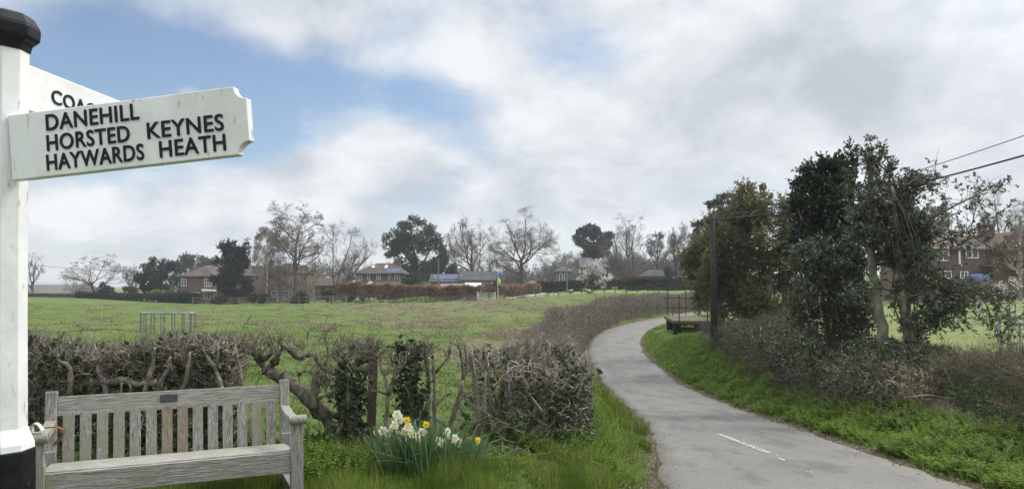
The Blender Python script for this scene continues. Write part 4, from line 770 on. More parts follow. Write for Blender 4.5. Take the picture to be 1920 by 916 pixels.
def flower(px, py, D, yel, seed, face=None, size=.036):
    r = np.random.default_rng(seed); c = at(px, py, D); f = nrm(np.array([-c[0] * .3 + r.normal(0, .35), -1 + r.normal(0, .2), r.normal(.0, .22)])) if face is None else nrm(np.array(face, float)); up = np.array([0, 0, 1.]); u = nrm(np.cross(up, f)); v = np.cross(f, u); g = G()
    for k in range(6):
        a = k * math.pi / 3 + r.normal(0, .08); e = u * math.cos(a) + v * math.sin(a); s = np.cross(f, e); L_ = size * r.uniform(.92, 1.08); w_ = L_ * .42; zf = (.004 if k % 2 else .0); tw = r.normal(0, .12)
        V = [c + f * zf, c + e * L_ * .45 + s * w_ + f * (zf + .004), c + e * L_ * .8 + s * w_ * .75 + f * (zf + .002 + tw * .01), c + e * L_ + f * (zf - .004), c + e * L_ * .8 - s * w_ * .75 + f * (zf + .002 - tw * .01), c + e * L_ * .45 - s * w_ + f * (zf + .004)]
        g.add(V, [[0, 1, 2], [0, 2, 3], [0, 3, 4], [0, 4, 5]])
    bx_ = DC[0] + (c[0] - DC[0]) * .75; by_ = DC[1] + r.normal(0, .06); bz_ = g1(bx_, by_); b0 = np.array([bx_, by_, bz_]); nb = c - f * .02
    pts = np.array([b0, b0 * .5 + nb * .5 + np.array([0, 0, .03]), nb + np.array([0, 0, -.035]) - f * .012, nb + np.array([0, 0, .003]), c]); g.tubes(pts, np.array([.0035, .0033, .003, .003, .004]), 5, mi=1)
    fl = g.build('flower', [M['petaly' if yel else 'petalw'], M['dleaf']], daf); g = G(); S = 10; aa = np.arange(S) * 2 * np.pi / S; rad, dep = (.0125, .022) if yel else (.0135, .012); rows = []
    for rr_, zz in ((.007, .003), (rad, dep * .7), (rad * 1.25, dep)):
        rows += [c + f * zz + (u * math.cos(t) + v * math.sin(t)) * rr_ * (1 + .08 * math.cos(5 * t) * (zz > .01)) for t in aa]
    g.add(rows, [[k * S + i, k * S + (i + 1) % S, (k + 1) * S + (i + 1) % S, (k + 1) * S + i] for k in range(2) for i in range(S)] + [[i for i in range(S)][::-1]]); g.build('trumpet', M['trumpo' if yel == 2 else 'trumpet'], fl)
for k, (a, b, y_) in enumerate([(745, 777, 0), (749, 785, 0), (718, 807, 0), (734, 803, 0), (746, 814, 0), (766, 799, 0), (759, 809, 0), (792, 809, 0), (838, 809, 0), (843, 822, 0), (852, 821, 0), (831, 830, 0), (703, 810, 0), (726, 812, 0), (756, 822, 0), (772, 812, 0), (740, 796, 0), (783, 823, 0), (824, 826, 0), (860, 829, 0), (763, 787, 1), (799, 795, 1), (896, 825, 1), (886, 867, 1), (879, 821, 2)]): flower(a, b, 6.3 + (k % 5 - 2) * .05, y_, 60 + k, size=.022 if a in (703, 879) else (.034 if y_ else .043), face=(-.9, -.2, -.3) if a == 703 else None)

# ------------------------------------------------------------------ verges: grass, cow parsley, nettles
def side(x, y, path):
    bd = np.full(len(x), 1e9); sg = np.zeros(len(x))
    for (ax, ay), (bx_, by_) in zip(path[:-1], path[1:]):
        vx, vy = bx_ - ax, by_ - ay; t = np.clip(((x - ax) * vx + (y - ay) * vy) / (vx * vx + vy * vy), 0, 1); d = np.hypot(x - ax - t * vx, y - ay - t * vy); cr_ = vx * (y - ay) - vy * (x - ax); u = d < bd; bd = np.where(u, d, bd); sg = np.where(u, -np.sign(cr_), sg)
    return sg * bd                                        # positive on the road side
def in_view(x, y, pad=.12): return np.abs(x) < (y * .695 + .4) * (1 + pad)
def grass(name, n, box, hfun, seed, cond, mat='grass', wd=(.003, .006), tuft=8, leanf=.5, size_by_d=0.0):
    r = np.random.default_rng(seed); x0, x1, y0, y1 = box; k = n // tuft; y = y0 * (y1 / y0) ** r.uniform(0, 1, k); x = r.uniform(-1, 1, k) * (y * .72 + .5); x = x0 + (x1 - x0) * r.random(k) if x1 - x0 < 12 else x
    ok = cond(x, y) & (x > x0) & (x < x1); x, y = x[ok], y[ok]; k = len(x); sp = .03 + size_by_d * y
    x = (x[:, None] + r.normal(0, 1, (k, tuft)) * sp[:, None]).ravel(); y2 = (y[:, None] + r.normal(0, 1, (k, tuft)) * sp[:, None]).ravel(); z = gz(x, y2); h = hfun(x, y2) * r.uniform(.45, 1.25, len(x)); a = r.uniform(0, 6.28, len(x)); w_ = r.uniform(*wd, len(x)) * (1 + y2 * .05)
    ln = np.stack([np.cos(a), np.sin(a), 0 * a], 1) * (h * r.uniform(.1, 1.0, len(x)) * leanf)[:, None]; g = G(); g.blades(np.c_[x, y2, z - .01], h, w_, ln, r.uniform(0, 3.14, len(x))); return tag(g.build(name, M[mat]), kind='stuff')
def road_gap(x, y): d, _, h = road_sd(x, y); return d, np.abs(d) - h
rgrass = np.random.default_rng(70)
def c_left(x, y): d, gp = road_gap(x, y); s = side(x, y, HEDGE_L); return (d < 0) & (gp > .14 + .36 * sstep((12 - y) / 3) * (rgrass.random(len(x)) < .93) + .10 * vnoise(x, y, .7, 3)) & (s > .05) & ((x + 1.0 > 0) | (y < 7)) & (((x + .6) ** 2 + (y - 6.3) ** 2) > .02)
grass('verge_grass', 150000, (-3.6, 3.0, 4.3, 11), lambda x, y: .165 + .10 * vnoise(x, y, .5, 1).clip(-1, 1.3), 71, c_left, wd=(.003, .0055))
grass('verge_grass', 40000, (.2, 5, 10, 46), lambda x, y: .17 + .05 * vnoise(x, y, 1.2, 2), 72, c_left, wd=(.006, .010))
def c_left2(x, y): d, gp = road_gap(x, y); s = side(x, y, HEDGE_L); return (d < 0) & (gp > .12) & (s > .35)
grass('verge_grass', 40000, (3, 30, 38, 95), lambda x, y: .28 + .05 * vnoise(x, y, 2, 2), 73, c_left2, wd=(.006, .010), size_by_d=.002)
def c_right(x, y): d, gp = road_gap(x, y); s = side(x, y, HEDGE_R); return (d > 0) & (gp > .22 + .12 * vnoise(x, y, .8, 3)) & (s > -.1 if False else s < -.25 if False else (np.abs(s) > .45)) & (d < 5.2)
def right_verge(x, y): d, gp = road_gap(x, y); lim = np.interp(y, [4, 8, 10.5, 14, 20, 28, 34, 40, 46, 60, 75], [1.7, 1.65, 1.45, 1.4, 1.45, 1.6, 2.3, 3.2, 3.4, 3, 2.5]); return (d > 0) & (gp > .20 + .12 * vnoise(x, y, .8, 3)) & (gp < lim) & (pdist(x, y, [(10.6, 42.6), (11.6, 51)]) > 1.9)
grass('verge_grass', 70000, (3.2, 9.5, 5.5, 34), lambda x, y: .17 + .06 * vnoise(x, y, 1.0, 5), 74, right_verge, wd=(.005, .008), leanf=.8)
grass('verge_grass', 50000, (6, 26, 32, 85), lambda x, y: .26 + .06 * vnoise(x, y, 1.5, 5), 75, right_verge, wd=(.006, .010), leanf=.7, size_by_d=.002)
def fronds(g, r, X_, Y_, H, Ls, lw, m=16, out=.6):
    n = len(X_); a = r.uniform(0, 6.28, n); hd = np.stack([np.cos(a), np.sin(a), 0 * a], 1); B = np.stack([X_, Y_, gz(X_, Y_) - .01], 1); t = np.linspace(.28, 1, m)[None] * np.ones((n, 1)); Ln = Ls * r.uniform(.6, 1.25, n); o = r.uniform(.25, 1, n) * out
    hor = (t ** 1.4) * (Ln * o)[:, None]; ver = (t - .45 * t ** 2.4 * o[:, None]) * (H * np.ones(n) * r.uniform(.65, 1.2, n))[:, None]; p = B[:, None] + hd[:, None] * hor[..., None] + np.array([0, 0, 1.]) * ver[..., None]
    sd_ = np.where(np.arange(m) % 2 == 0, 1, -1)[None, :, None]; S = np.stack([-np.sin(a), np.cos(a), 0 * a], 1)[:, None]; A = nrm(S * sd_ + hd[:, None] * .7 + r.normal(0, .28, (n, m, 3))); Nn = np.array([0, 0, 1.]) + hd[:, None] * .45 + r.normal(0, .3, (n, m, 3)); Nn = nrm(Nn - (Nn * A).sum(-1, keepdims=True) * A)
    L_ = ((lw * np.ones(n))[:, None] * (1.25 - t * .75) * r.uniform(.7, 1.3, (n, m))).ravel(); g.leaves(p.reshape(-1, 3), A.reshape(-1, 3), Nn.reshape(-1, 3), L_, L_ * .42, .12)
r = np.random.default_rng(81); g = G(); N_ = 26000; y = 5.6 * (34 / 5.6) ** r.uniform(0, 1, N_); d0 = np.interp(y, ROAD[:, 1], ROAD[:, 0]) + 1.6; x = d0 + r.uniform(.2, 2.1, N_); ok = right_verge(x, y) & in_view(x, y); cl = vnoise(x, y, .9, 14) + .35 * vnoise(x, y, .45, 15); ok &= (cl > -.35 + r.normal(0, .25, N_)); x, y, cl = x[ok], y[ok], cl[ok]
fronds(g, r, x, y, .19 + .13 * np.clip(cl, -.6, 1.4), .30 + .05 * np.clip(cl, -.5, 1.2), .056 + .0009 * y); tag(g.build('cow_parsley', M['parsley']), kind='stuff')
g = G(); N_ = 9000; u = r.random(N_); y = 34 + 30 * u; x = np.interp(y, ROAD[:, 1], ROAD[:, 0]) + 1.6 + r.uniform(.2, 3.5, N_); ok = right_verge(x, y); fronds(g, r, x[ok], y[ok], .26 + 0 * x[ok], .32 + 0 * x[ok], .085); tag(g.build('cow_parsley', M['parsley']), kind='stuff')
g = G()
for (px, py, D, sx_, sy_, n, H, lw) in [(598, 868, 6.2, .17, .16, 380, .30, .036), (1000, 838, 7.6, .34, .16, 330, .22, .036), (1080, 808, 8.3, .30, .22, 380, .26, .038), (1140, 770, 9.6, .22, .5, 330, .25, .040), (1165, 820, 8.3, .16, .35, 240, .2, .036), (1105, 730, 11.5, .3, .9, 330, .26, .042), (940, 862, 6.9, .3, .2, 120, .14, .03), (650, 890, 6.2, .3, .18, 120, .12, .03), (1060, 880, 6.9, .4, .3, 140, .13, .03)]:
    x = hx(px, D) + r.normal(0, sx_, n); y = D + r.normal(0, sy_, n); d, gp = road_gap(x, y); ok = gp > .1; fronds(g, r, x[ok], y[ok], np.full(ok.sum(), H), np.full(ok.sum(), .26), lw)
tag(g.build('cow_parsley', M['parsley']), kind='stuff')
g = G(); n = 170; y = r.uniform(6, 30, n); x = np.interp(y, ROAD[:, 1], ROAD[:, 0]) + 1.6 + r.uniform(.5, 2.0, n); twiggery(g, r, np.c_[x, y, gz(x, y)], nrm(rdir(r, n) * .5 + np.array([0, 0, 1.])), .42, .004, kids=2, wig=.12); tag(g.build('dead_stalks', M['twigp']), kind='stuff')
# darker nettles and ivy along the hedge bottoms
g = G(); n = 3800; P, Dr = hedge_body(r, HEDGE_R[1:], 1.5, .34, n); sprigs(g, None, r, P, nrm(rdir(r, n) + np.array([0, 0, .4])), 6, .16, .06, .6, .8); P, Dr = hedge_body(r, [(-.4, 7.35), (.3, 7.9), (.75, 8.8)], .5, .22, 260); sprigs(g, None, r, P, nrm(rdir(r, 260) + np.array([0, 0, .4])), 6, .12, .05, .6, .8); P, Dr = hedge_body(r, [(-4.6, 5.9), (-1.5, 6.5)], .7, .20, 700); sprigs(g, None, r, P, nrm(rdir(r, 700) + np.array([0, 0, .4])), 5, .12, .05, .6, .8)
tag(g.build('ground_ivy', M['nettle']), kind='stuff')
# small yellow celandines by the hedge foot, fallen twigs and dry leaves
g = G(); n = 90; x = hx(660, 6.6) + r.normal(0, .16, n); y = 6.6 + r.normal(0, .14, n); P = np.c_[x, y, gz(x, y) + r.uniform(.05, .12, n)]
for k in range(3): g.leaves(P, nrm(np.c_[np.cos(k * 2.1 + x * 9), np.sin(k * 2.1 + x * 9), np.full(n, .2)]), np.tile([[0, 0, 1.]], (n, 1)), np.full(n, .014), np.full(n, .012), .1)
tag(g.build('celandine_flowers', M['petaly']), kind='stuff')
g = G(); n = 420; P, Dr = hedge_body(r, [(-4.5, 6.4), (-2, 6.85), (-.4, 7.4), (.5, 8.2)], .9, .10, n); P[:, 2] = gz(P[:, 0], P[:, 1]) + r.uniform(0, .07, n); twiggery(g, r, P, nrm(rdir(r, n) * np.array([1, 1, .25])), .25, .004, kids=1)
tag(g.build('fallen_twigs', M['twigp']), kind='stuff')
g = G(); n = 2600; k_ = n // 2; P1, _ = hedge_body(r, [(-4.5, 6.5), (-2, 6.9), (-.4, 7.45), (.5, 8.2)], 1.1, .05, k_); P2, _ = hedge_body(r, HEDGE_R[1:], 2.4, .05, n - k_); P = np.vstack([P1, P2]); P[:, 2] = gz(P[:, 0], P[:, 1]) + r.uniform(.005, .05, n); A = nrm(rdir(r, n) * np.array([1, 1, .3])); Nn = nrm(rdir(r, n) * .4 + np.array([0, 0, 1.])); g.leaves(P, A, Nn, r.uniform(.03, .07, n), r.uniform(.02, .04, n), .2); tag(g.build('dead_leaves', M['drytwig']), kind='stuff')
# field: tufts near the hedge, and dead bracken across the slope
def c_field(x, y): d, gp = road_gap(x, y); return (side(x, y, HEDGE_L) < -.5) & in_view(x, y)
grass('field_grass', 120000, (-40, 6, 7.4, 60), lambda x, y: (.055 + .03 * vnoise(x, y, 1.5, 4)).clip(.02), 76, c_field, mat='fgrass', wd=(.004, .008), tuft=10, size_by_d=.006, leanf=1.1)
r = np.random.default_rng(91); g = G(); n = 9000; y = 36 * (112 / 36) ** r.random(n); x = r.uniform(-1, 1, n) * y * .6; ok = (bracken_mask(x, y) > .08 + .18 * r.random(n) - .22 * vnoise(x, y, 5, 22)) & (side(x, y, HEDGE_L) < -1) & (vnoise(x, y, 2.2, 17) > -.15); x, y = x[ok], y[ok]; k = len(x); mm = 20
cx = (x[:, None] + r.normal(0, .28, (k, mm))).ravel(); cy2 = (y[:, None] + r.normal(0, .28, (k, mm))).ravel(); P = np.c_[cx, cy2, gz(cx, cy2)]; Dr = nrm(rdir(r, k * mm) + np.array([0, 0, .55])); L_ = r.uniform(.12, .34, k * mm); Nn = nrm(np.cross(Dr, rdir(r, k * mm))); g.leaves(P, Dr, Nn, L_, L_ * .22, .15); tag(g.build('dead_bracken', M['bracken']), kind='stuff')

r = np.random.default_rng(95); g = G(); n = 5200; y = 13 * (125 / 13) ** r.random(n); x = r.uniform(-1, 1, n) * (y * .72); ok = c_field(x, y) & (vnoise(x, y, 6, 31) + .6 * vnoise(x, y, 2, 32) > .15) & (y < np.where(x < 3, 122, 108)); x, y = x[ok], y[ok]; k = len(x); mm = 22; sp = .07 + .0022 * y
cx = (x[:, None] + r.normal(0, 1, (k, mm)) * sp[:, None] * 1.6).ravel(); cy2 = (y[:, None] + r.normal(0, 1, (k, mm)) * sp[:, None]).ravel(); hh = (.07 + .0008 * cy2) * r.uniform(.6, 1.4, k * mm); a = r.uniform(0, 6.28, k * mm)
g.blades(np.c_[cx, cy2, gz(cx, cy2) - .01], hh, .006 + .0004 * cy2, np.stack([np.cos(a), np.sin(a), 0 * a], 1) * (hh * r.uniform(.3, 1.1, k * mm))[:, None], r.uniform(0, 3.14, k * mm)); M['tuss'] = leaf('tussock_grass', (.045, .082, .016), (.125, .170, .045), .6, .3, .2, c3=(.22, .21, .11)); tag(g.build('grass_tussocks', M['tuss']), kind='stuff')
# ------------------------------------------------------------------ trees and hedge bank on the right of the lane
hedge_thing('hedge', 'tangled brown hedge with a few green buds at the right of the lane', 'hedge', [(6.0, 5.5), (7.0, 7.6), (7.6, 10), (8.15, 13.2)], [1.3, 1.3, 1.2, 1.1], [.95, .92, .85, .5], 6200, 2200, 101, mt='twigo', tl=.26, tr=.0048, ls=.03, ml='budleaf', kids=3, m=3)
g = G(); r = np.random.default_rng(102)
for pts in ([(1920, 800), (1880, 782), (1840, 765), (1800, 745)], [(1930, 775), (1870, 742), (1842, 738), (1800, 735)], [(1700, 745), (1740, 740), (1790, 748), (1815, 742)], [(1895, 700), (1860, 680), (1850, 660)], [(1845, 790), (1840, 740), (1848, 690), (1840, 655)], [(1900, 760), (1905, 700), (1898, 640)], [(1780, 780), (1790, 735), (1770, 690)]): gnarl(g, r, pts, 12.0, .020, .008, 6)
st_ = [o for o in col.objects if o.get('label', '').startswith('tangled')][0]; g.build('stems', M['bark'], st_, smooth=True)
r = np.random.default_rng(103); g = G(); P, Dr = hedge_body(r, [(7.7, 12.6), (8.1, 17), (8.45, 20), (9.0, 26), (9.6, 31), (10.2, 36)], 2.0, [.36, .40, .5, .75, .9, .9], 11000); P += r.normal(0, .15, P.shape) * np.array([1, 1, .3]); twiggery(g, r, P, nrm(rdir(r, len(P)) + np.array([0, 0, .1])), .30, .006, kids=2, wig=.35, trop=-.02); tag(g.build('bramble_undergrowth', M['twigd']), kind='stuff')
g = G(); P, Dr = hedge_body(r, [(7.8, 13), (8.2, 17), (8.5, 20), (9.1, 26), (9.6, 31)], 1.9, [.3, .42, .5, .6, .6], 4200); sprigs(g, None, r, P, nrm(Dr + rdir(r, len(P)) * .6), 6, .2, .07, .8, .8); tag(g.build('bramble_leaves', M['ivy']), kind='stuff')
g = G(); P, Dr = hedge_body(r, [(7.1, 12.6), (7.45, 16), (7.8, 20)], .5, [.4, .45, .4], 900); sprigs(g, None, r, P, nrm(rdir(r, len(P)) + np.array([0, 0, -.2])), 7, .3, .09, .25, .6); tag(g.build('dead_fern', M['bracken']), kind='stuff')
# the olive holly by the pole
leafy_tree('holly_tree', 'broad olive-green holly beside the dark pole, thick forked trunk', 1452, 32.3,
    [(1410, 400, 42, 42, 1.1), (1425, 450, 70, 55, 1.2), (1375, 470, 45, 62), (1400, 520, 66, 50, 1.1), (1455, 480, 48, 60), (1480, 430, 34, 42), (1350, 500, 30, 50), (1440, 560, 60, 42), (1385, 560, 44, 44), (1480, 545, 34, 46, .7), (1400, 375, 20, 26, .8), (1425, 600, 44, 26, .6), (1345, 450, 22, 40, .8), (1338, 520, 18, 30, .7), (1335, 420, 10, 16, .4)],
    'hollyo', 6200, 13, .46, .105, 111, [([(1462, 655, 0), (1452, 610, .1), (1440, 540, 0), (1425, 450, 0), (1410, 375, 0)], .32, .06), ([(1478, 655, .1), (1470, 610, .1), (1470, 540, 0), (1478, 450, 0)], .22, .05), ([(1448, 650, -.2), (1440, 600, -.2), (1405, 530, -.3), (1380, 460, 0)], .12, .03)], 'barkg', sub=7, up=.3, asp=.5, sprigmat='barkd', rtw=.008, depth=.75)
leafy_tree('holly_tree', 'pale olive holly leaning out on the far side of the dark pole', 1345, 38,
    [(1310, 480, 26, 30), (1320, 520, 30, 26), (1300, 505, 18, 22), (1335, 545, 24, 30), (1345, 480, 24, 50)], 'hollyo', 2800, 12, .5, .11, 112, [([(1348, 630), (1345, 580), (1330, 520), (1318, 470)], .16, .04), ([(1350, 630), (1352, 560), (1350, 470)], .12, .04)], 'barkg', sub=6, up=.3, rtw=.009)
# ivy-clad dark tree
leafy_tree('ivy_clad_tree', 'tallest dark tree smothered in ivy, left of the two bare-trunked hollies', 1568, 20,
    [(1545, 355, 30, 36, 1.5), (1555, 400, 46, 40, 1.6), (1530, 335, 20, 26, 1.1), (1574, 335, 20, 30, 1.0), (1552, 318, 13, 16), (1500, 365, 16, 26, .6), (1512, 410, 24, 26, .8), (1590, 390, 28, 40, 1), (1540, 440, 44, 30, 1), (1505, 440, 20, 22, .7), (1580, 440, 34, 36, 1), (1498, 385, 14, 12, .6)],
    'hollyd', 3400, 14, .26, .070, 113, [([(1572, 700), (1570, 620), (1566, 520), (1560, 400), (1562, 320)], .13, .05), ([(1545, 700), (1552, 600), (1556, 480)], .05, .03), ([(1612, 700), (1600, 600), (1580, 480)], .05, .03)], 'barkd', sub=13, up=.4, asp=.75, rtw=.005, depth=1.0)
leafy_tree('holly_bush', 'dark grey-green holly skirt growing below the ivy-clad tree', 1560, 18.6,
    [(1530, 470, 44, 40), (1575, 500, 46, 46), (1520, 530, 44, 44), (1560, 570, 54, 46), (1600, 560, 36, 60), (1530, 600, 40, 40, .7), (1590, 640, 44, 34, .6), (1620, 470, 26, 50, .7)], 'holly', 2500, 12, .26, .066, 114,
    [([(1548, 710), (1552, 640), (1540, 560), (1530, 470)], .045, .02), ([(1595, 715), (1588, 640), (1580, 560), (1590, 480)], .05, .02), ([(1625, 720), (1620, 650), (1600, 600), (1560, 600)], .03, .015)], 'barkd', sub=7, up=.25, rtw=.005, cat='bush')
# the two hollies with bare grey trunks
hb = [(1640, 345, 16, 26, .7), (1690, 352, 26, 12, .6), (1650, 395, 40, 36, 1.3), (1690, 405, 36, 40, 1.3), (1640, 445, 42, 42, 1.5), (1690, 455, 38, 40, 1.4), (1720, 425, 18, 30, .7)]
leafy_tree('holly_tree', 'tall spiky-topped holly on a bare greenish trunk, nearer the ivy-clad tree', 1660, 16.5, hb, 'holly', 2300, 12, .24, .060, 115,
    [([(1668, 705), (1660, 650), (1645, 570), (1636, 500), (1632, 420), (1634, 330), (1634, 275)], .155, .02), ([(1634, 420), (1650, 380), (1658, 325)], .05, .015)], 'barkg', sub=6, up=.55, rtw=.005, sprigmat='barkd')
hr = leafy_tree('holly_tree', 'bare-trunked holly with long side branches reaching over the right field', 1706, 16.2, [(1690, 470, 34, 40, 1.3), (1715, 480, 26, 30), (1745, 560, 40, 40, 1), (1730, 610, 34, 40, 1), (1720, 655, 20, 24, .7), (1700, 560, 22, 60, .8)], 'holly', 900, 12, .24, .060, 116,
    [([(1706, 700), (1702, 650), (1695, 580), (1688, 500), (1680, 420), (1672, 350)], .135, .03)], 'barkg', sub=6, up=.2, rtw=.005, sprigmat='barkd')
r = np.random.default_rng(117); g = G(); Q = []
for pts, r0 in [([(1690, 480), (1740, 500), (1790, 525), (1850, 545), (1905, 560)], .035), ([(1695, 555), (1740, 548), (1790, 546), (1840, 560)], .022), ([(1684, 440), (1740, 420), (1800, 385), (1850, 360), (1868, 345)], .030), ([(1680, 400), (1720, 370), (1745, 345)], .02), ([(1690, 480), (1740, 460), (1800, 440), (1870, 410)], .022), ([(1680, 420), (1730, 430), (1790, 450), (1830, 445)], .02), ([(1790, 525), (1830, 560), (1850, 600), (1868, 640)], .014), ([(1850, 545), (1870, 580), (1895, 610)], .012), ([(1740, 500), (1790, 560), (1800, 590), (1825, 615)], .012), ([(1720, 480), (1700, 470), (1690, 500)], .02), ([(1800, 440), (1850, 470), (1890, 500)], .012), ([(1676, 380), (1640, 372), (1610, 385)], .022), ([(1688, 545), (1640, 540), (1600, 552)], .014), ([(1672, 355), (1700, 340), (1732, 336)], .035)]:
    q, rad = gnarl(g, r, pts, 16.2, r0, r0 * .25, 6, dy=r.uniform(-.5, .3)); Q.append(q)
g.build('branches', M['barkd'], hr, smooth=True); allq = np.vstack([q[3:] for q in Q]); n = 560; k = r.integers(0, len(allq), n); P = allq[k] + r.normal(0, .03, (n, 3)); Dr = nrm(rdir(r, n) + np.array([.25, 0, .1])); gl, gt = G(), G(); p2, r2 = grow(r, P, Dr, r.uniform(.15, .6, n), np.full(n, .006), 3, .25, .02, .5); gt.tubes(p2, r2, 3); e = p2[:, 1:].reshape(-1, 3); ed = nrm((p2[:, 1:] - p2[:, :-1]).reshape(-1, 3)); kk = r.random(len(e)) < .66; sprigs(gl, None, r, e[kk], ed[kk], 9, .13, .055, .6, .8); gl.build('outer_leaves', M['holly'], hr); gt.build('outer_twigs', M['barkd'], hr)

# leading shoots that stand up out of the crowns
def shoots(parent, D, lines, seed, mat='holly', bk='barkd', ls=.060, dens=26, m=7):
    r = np.random.default_rng(seed); gl, gt = G(), G()
    for pts in lines:
        q, rad = gnarl(gt, r, pts, D, .022, .005, 5, dy=r.uniform(-.4, .4)); k = r.integers(2, len(q), dens * len(pts) // 2); P = q[k] + r.normal(0, .02, (len(k), 3)); Dr = nrm(rdir(r, len(k)) + np.array([0, 0, .7])); sprigs(gl, gt, r, P, Dr, m, .16, ls, .6, .8, rtw=.004)
    gl.build('shoot_leaves', M[mat], parent); gt.build('shoots', M[bk], parent)
bylab = lambda s_: [o for o in col.objects if o.get('label', '').startswith(s_)][0]
shoots(bylab('tall spiky-topped'), 16.5, [[(1640, 400), (1636, 330), (1632, 262)], [(1655, 395), (1658, 340), (1655, 300)], [(1628, 390), (1620, 330), (1615, 288)], [(1650, 380), (1668, 330), (1672, 305)], [(1632, 330), (1645, 300), (1650, 280)], [(1640, 350), (1627, 310), (1626, 290)], [(1690, 390), (1705, 350), (1737, 338)], [(1680, 380), (1690, 345), (1700, 330)], [(1610, 400), (1604, 350), (1607, 318)], [(1680, 400), (1690, 360), (1720, 350)]], 151, dens=30)
shoots(bylab('tallest dark tree'), 20, [[(1575, 360), (1588, 310), (1584, 268)], [(1590, 370), (1600, 330), (1603, 300)], [(1545, 340), (1540, 310), (1541, 294)], [(1520, 360), (1506, 340), (1495, 345)], [(1565, 340), (1568, 310), (1570, 292)], [(1510, 390), (1496, 375), (1485, 378)], [(1590, 360), (1596, 315), (1595, 285)]], 152, 'hollyd', ls=.07)
shoots(bylab('broad olive-green'), 33, [[(1412, 385), (1410, 365), (1412, 347)], [(1395, 395), (1388, 372), (1390, 360)], [(1440, 400), (1446, 375), (1442, 362)], [(1470, 410), (1482, 390), (1486, 378)], [(1375, 420), (1360, 398), (1352, 390)], [(1425, 390), (1428, 365), (1424, 352)]], 153, 'hollyo', ls=.10)
# ------------------------------------------------------------------ pole, cables, trailer
pd_ = 31.3; px_ = hx(1339.5, pd_); pz = g1(px_, pd_); rp = thing('utility_pole', 'dark creosoted telegraph pole on the verge beside the flatbed trailer', 'pole', (px_, pd_, pz))
g = G(); zt = hz(402, pd_) - pz; g.tubes(np.array([[0, 0, -.4], [-.03, 0, zt * .5], [-.09, 0, zt]]), np.array([.15, .135, .12]), 12); g.build('shaft', M['creo'], rp, smooth=True, local=True); g = G(); g.box((-.09, 0, zt - .35), (.5, .08, .09)); g.lathe([(.03, 0), (.05, .05), (.03, .10)], (-.28, 0, zt - .31), 8); g.lathe([(.03, 0), (.05, .05), (.03, .10)], (.12, 0, zt - .31), 8); g.build('crossarm', M['creo'], rp, local=True)
def cable(label, a, b, sag, rr_, grp='overhead cables', n=24):
    t = np.linspace(0, 1, n)[:, None]; p = np.array(a) * (1 - t) + np.array(b) * t; p[:, 2] -= sag * 4 * (t * (1 - t))[:, 0]; g = G(); g.tubes(p, np.full(n, rr_), 5); return tag(g.build('cable', M['wire']), label, 'cable', grp)
ptop = (px_ - .09, pd_, pz + zt - .2)
cable('thick lower overhead cable crossing the sky at the right edge', ptop, at(2050, 254, 14.), .30, .022)
cable('thin upper overhead cable crossing the sky at the right edge', (px_ + .03, pd_, pz + zt - .05), at(2050, 208, 14.), .35, .010)
TX, TY = 10.63, 43.2; tz = -1.30; yaw = -math.atan2(.92, 7); tr = thing('flatbed_trailer', 'old mossy flatbed farm trailer with a rusty hay rack on the right verge', 'trailer', (TX, TY, tz), yaw)
dk_ = hz(601, 43.2) - tz; g = G()
for k in range(10): g.box((-1.2 + .12 + k * .24, 3.6, dk_ - .03 + .004 * (k % 2)), (.232, 7.2, .05))
g.build('deck', M['mossy'], tr, local=True, bevel=.006); g = G(); g.box((0, .03, dk_ - .11), (2.4, .06, .13)); g.box((0, 7.17, dk_ - .11), (2.4, .06, .13)); g.box((-1.17, 3.6, dk_ - .11), (.06, 7.1, .12)); g.box((1.17, 3.6, dk_ - .11), (.06, 7.1, .12)); g.build('deck_frame', M['mossy'], tr, local=True)
g = G()
for s in (-.45, .45): g.box((s, 3.6, dk_ - .25), (.1, 6.9, .16))
for y_ in (.7, 2.2, 4.2, 6.4): g.box((0, y_, dk_ - .21), (2.2, .08, .09))
g.box((0, .9, .36), (1.9, .12, .12)); g.box((0, 6.0, .36), (1.9, .12, .12)); g.box((0, .45, .28), (1.0, .1, .08)); g.build('chassis', M['rust_steel'], tr, local=True)
for y_ in (.9, 6.0):
    for s in (-1, 1):
        g = G(); prof = [(.22, -.19), (.37, -.21), (.41, -.17), (.415, 0), (.41, .17), (.37, .21), (.22, .19)]; a = np.arange(20) * 2 * np.pi / 20; V = np.array([[s * .90 + z_, y_ + r_ * np.cos(t), .38 + r_ * np.sin(t)] for r_, z_ in prof for t in a]); g.add(V, [[k * 20 + i, k * 20 + (i + 1) % 20, ((k + 1) % 7) * 20 + (i + 1) % 20, ((k + 1) % 7) * 20 + i] for k in range(7) for i in range(20)]); wh = g.build('wheel', M['tyre'], tr, smooth=True, local=True)
        g = G(); g.tubes(np.array([[s * .90 - .15, y_, .38], [s * .90 + .15, y_, .38]]), np.array([.225, .225]), 16); g.build('rim', M['rust_steel'], wh, local=True)
g = G()
for x_, y_, z0, z1 in ((-.85, -.03, dk_ - .25, dk_ + 1.52), (.78, -.03, dk_ - .2, dk_ + 1.3), (-.95, 7.1, dk_ - .1, dk_ + 1.75), (.25, 7.1, dk_ - .1, dk_ + 1.75), (-.6, 7.1, dk_, dk_ + .6), (1.1, 7.1, dk_, dk_ + 1.75)): g = G(); g.box((x_, y_, (z0 + z1) / 2), (.06, .05, z1 - z0)); g.build('rack_post', M['rust_steel'], tr, local=True)
for z_ in (.55, 1.22): g = G(); g.box((0, 7.06, dk_ + z_), (2.5, .045, .06)); g.build('rack_rail', M['rust_steel'], tr, local=True)

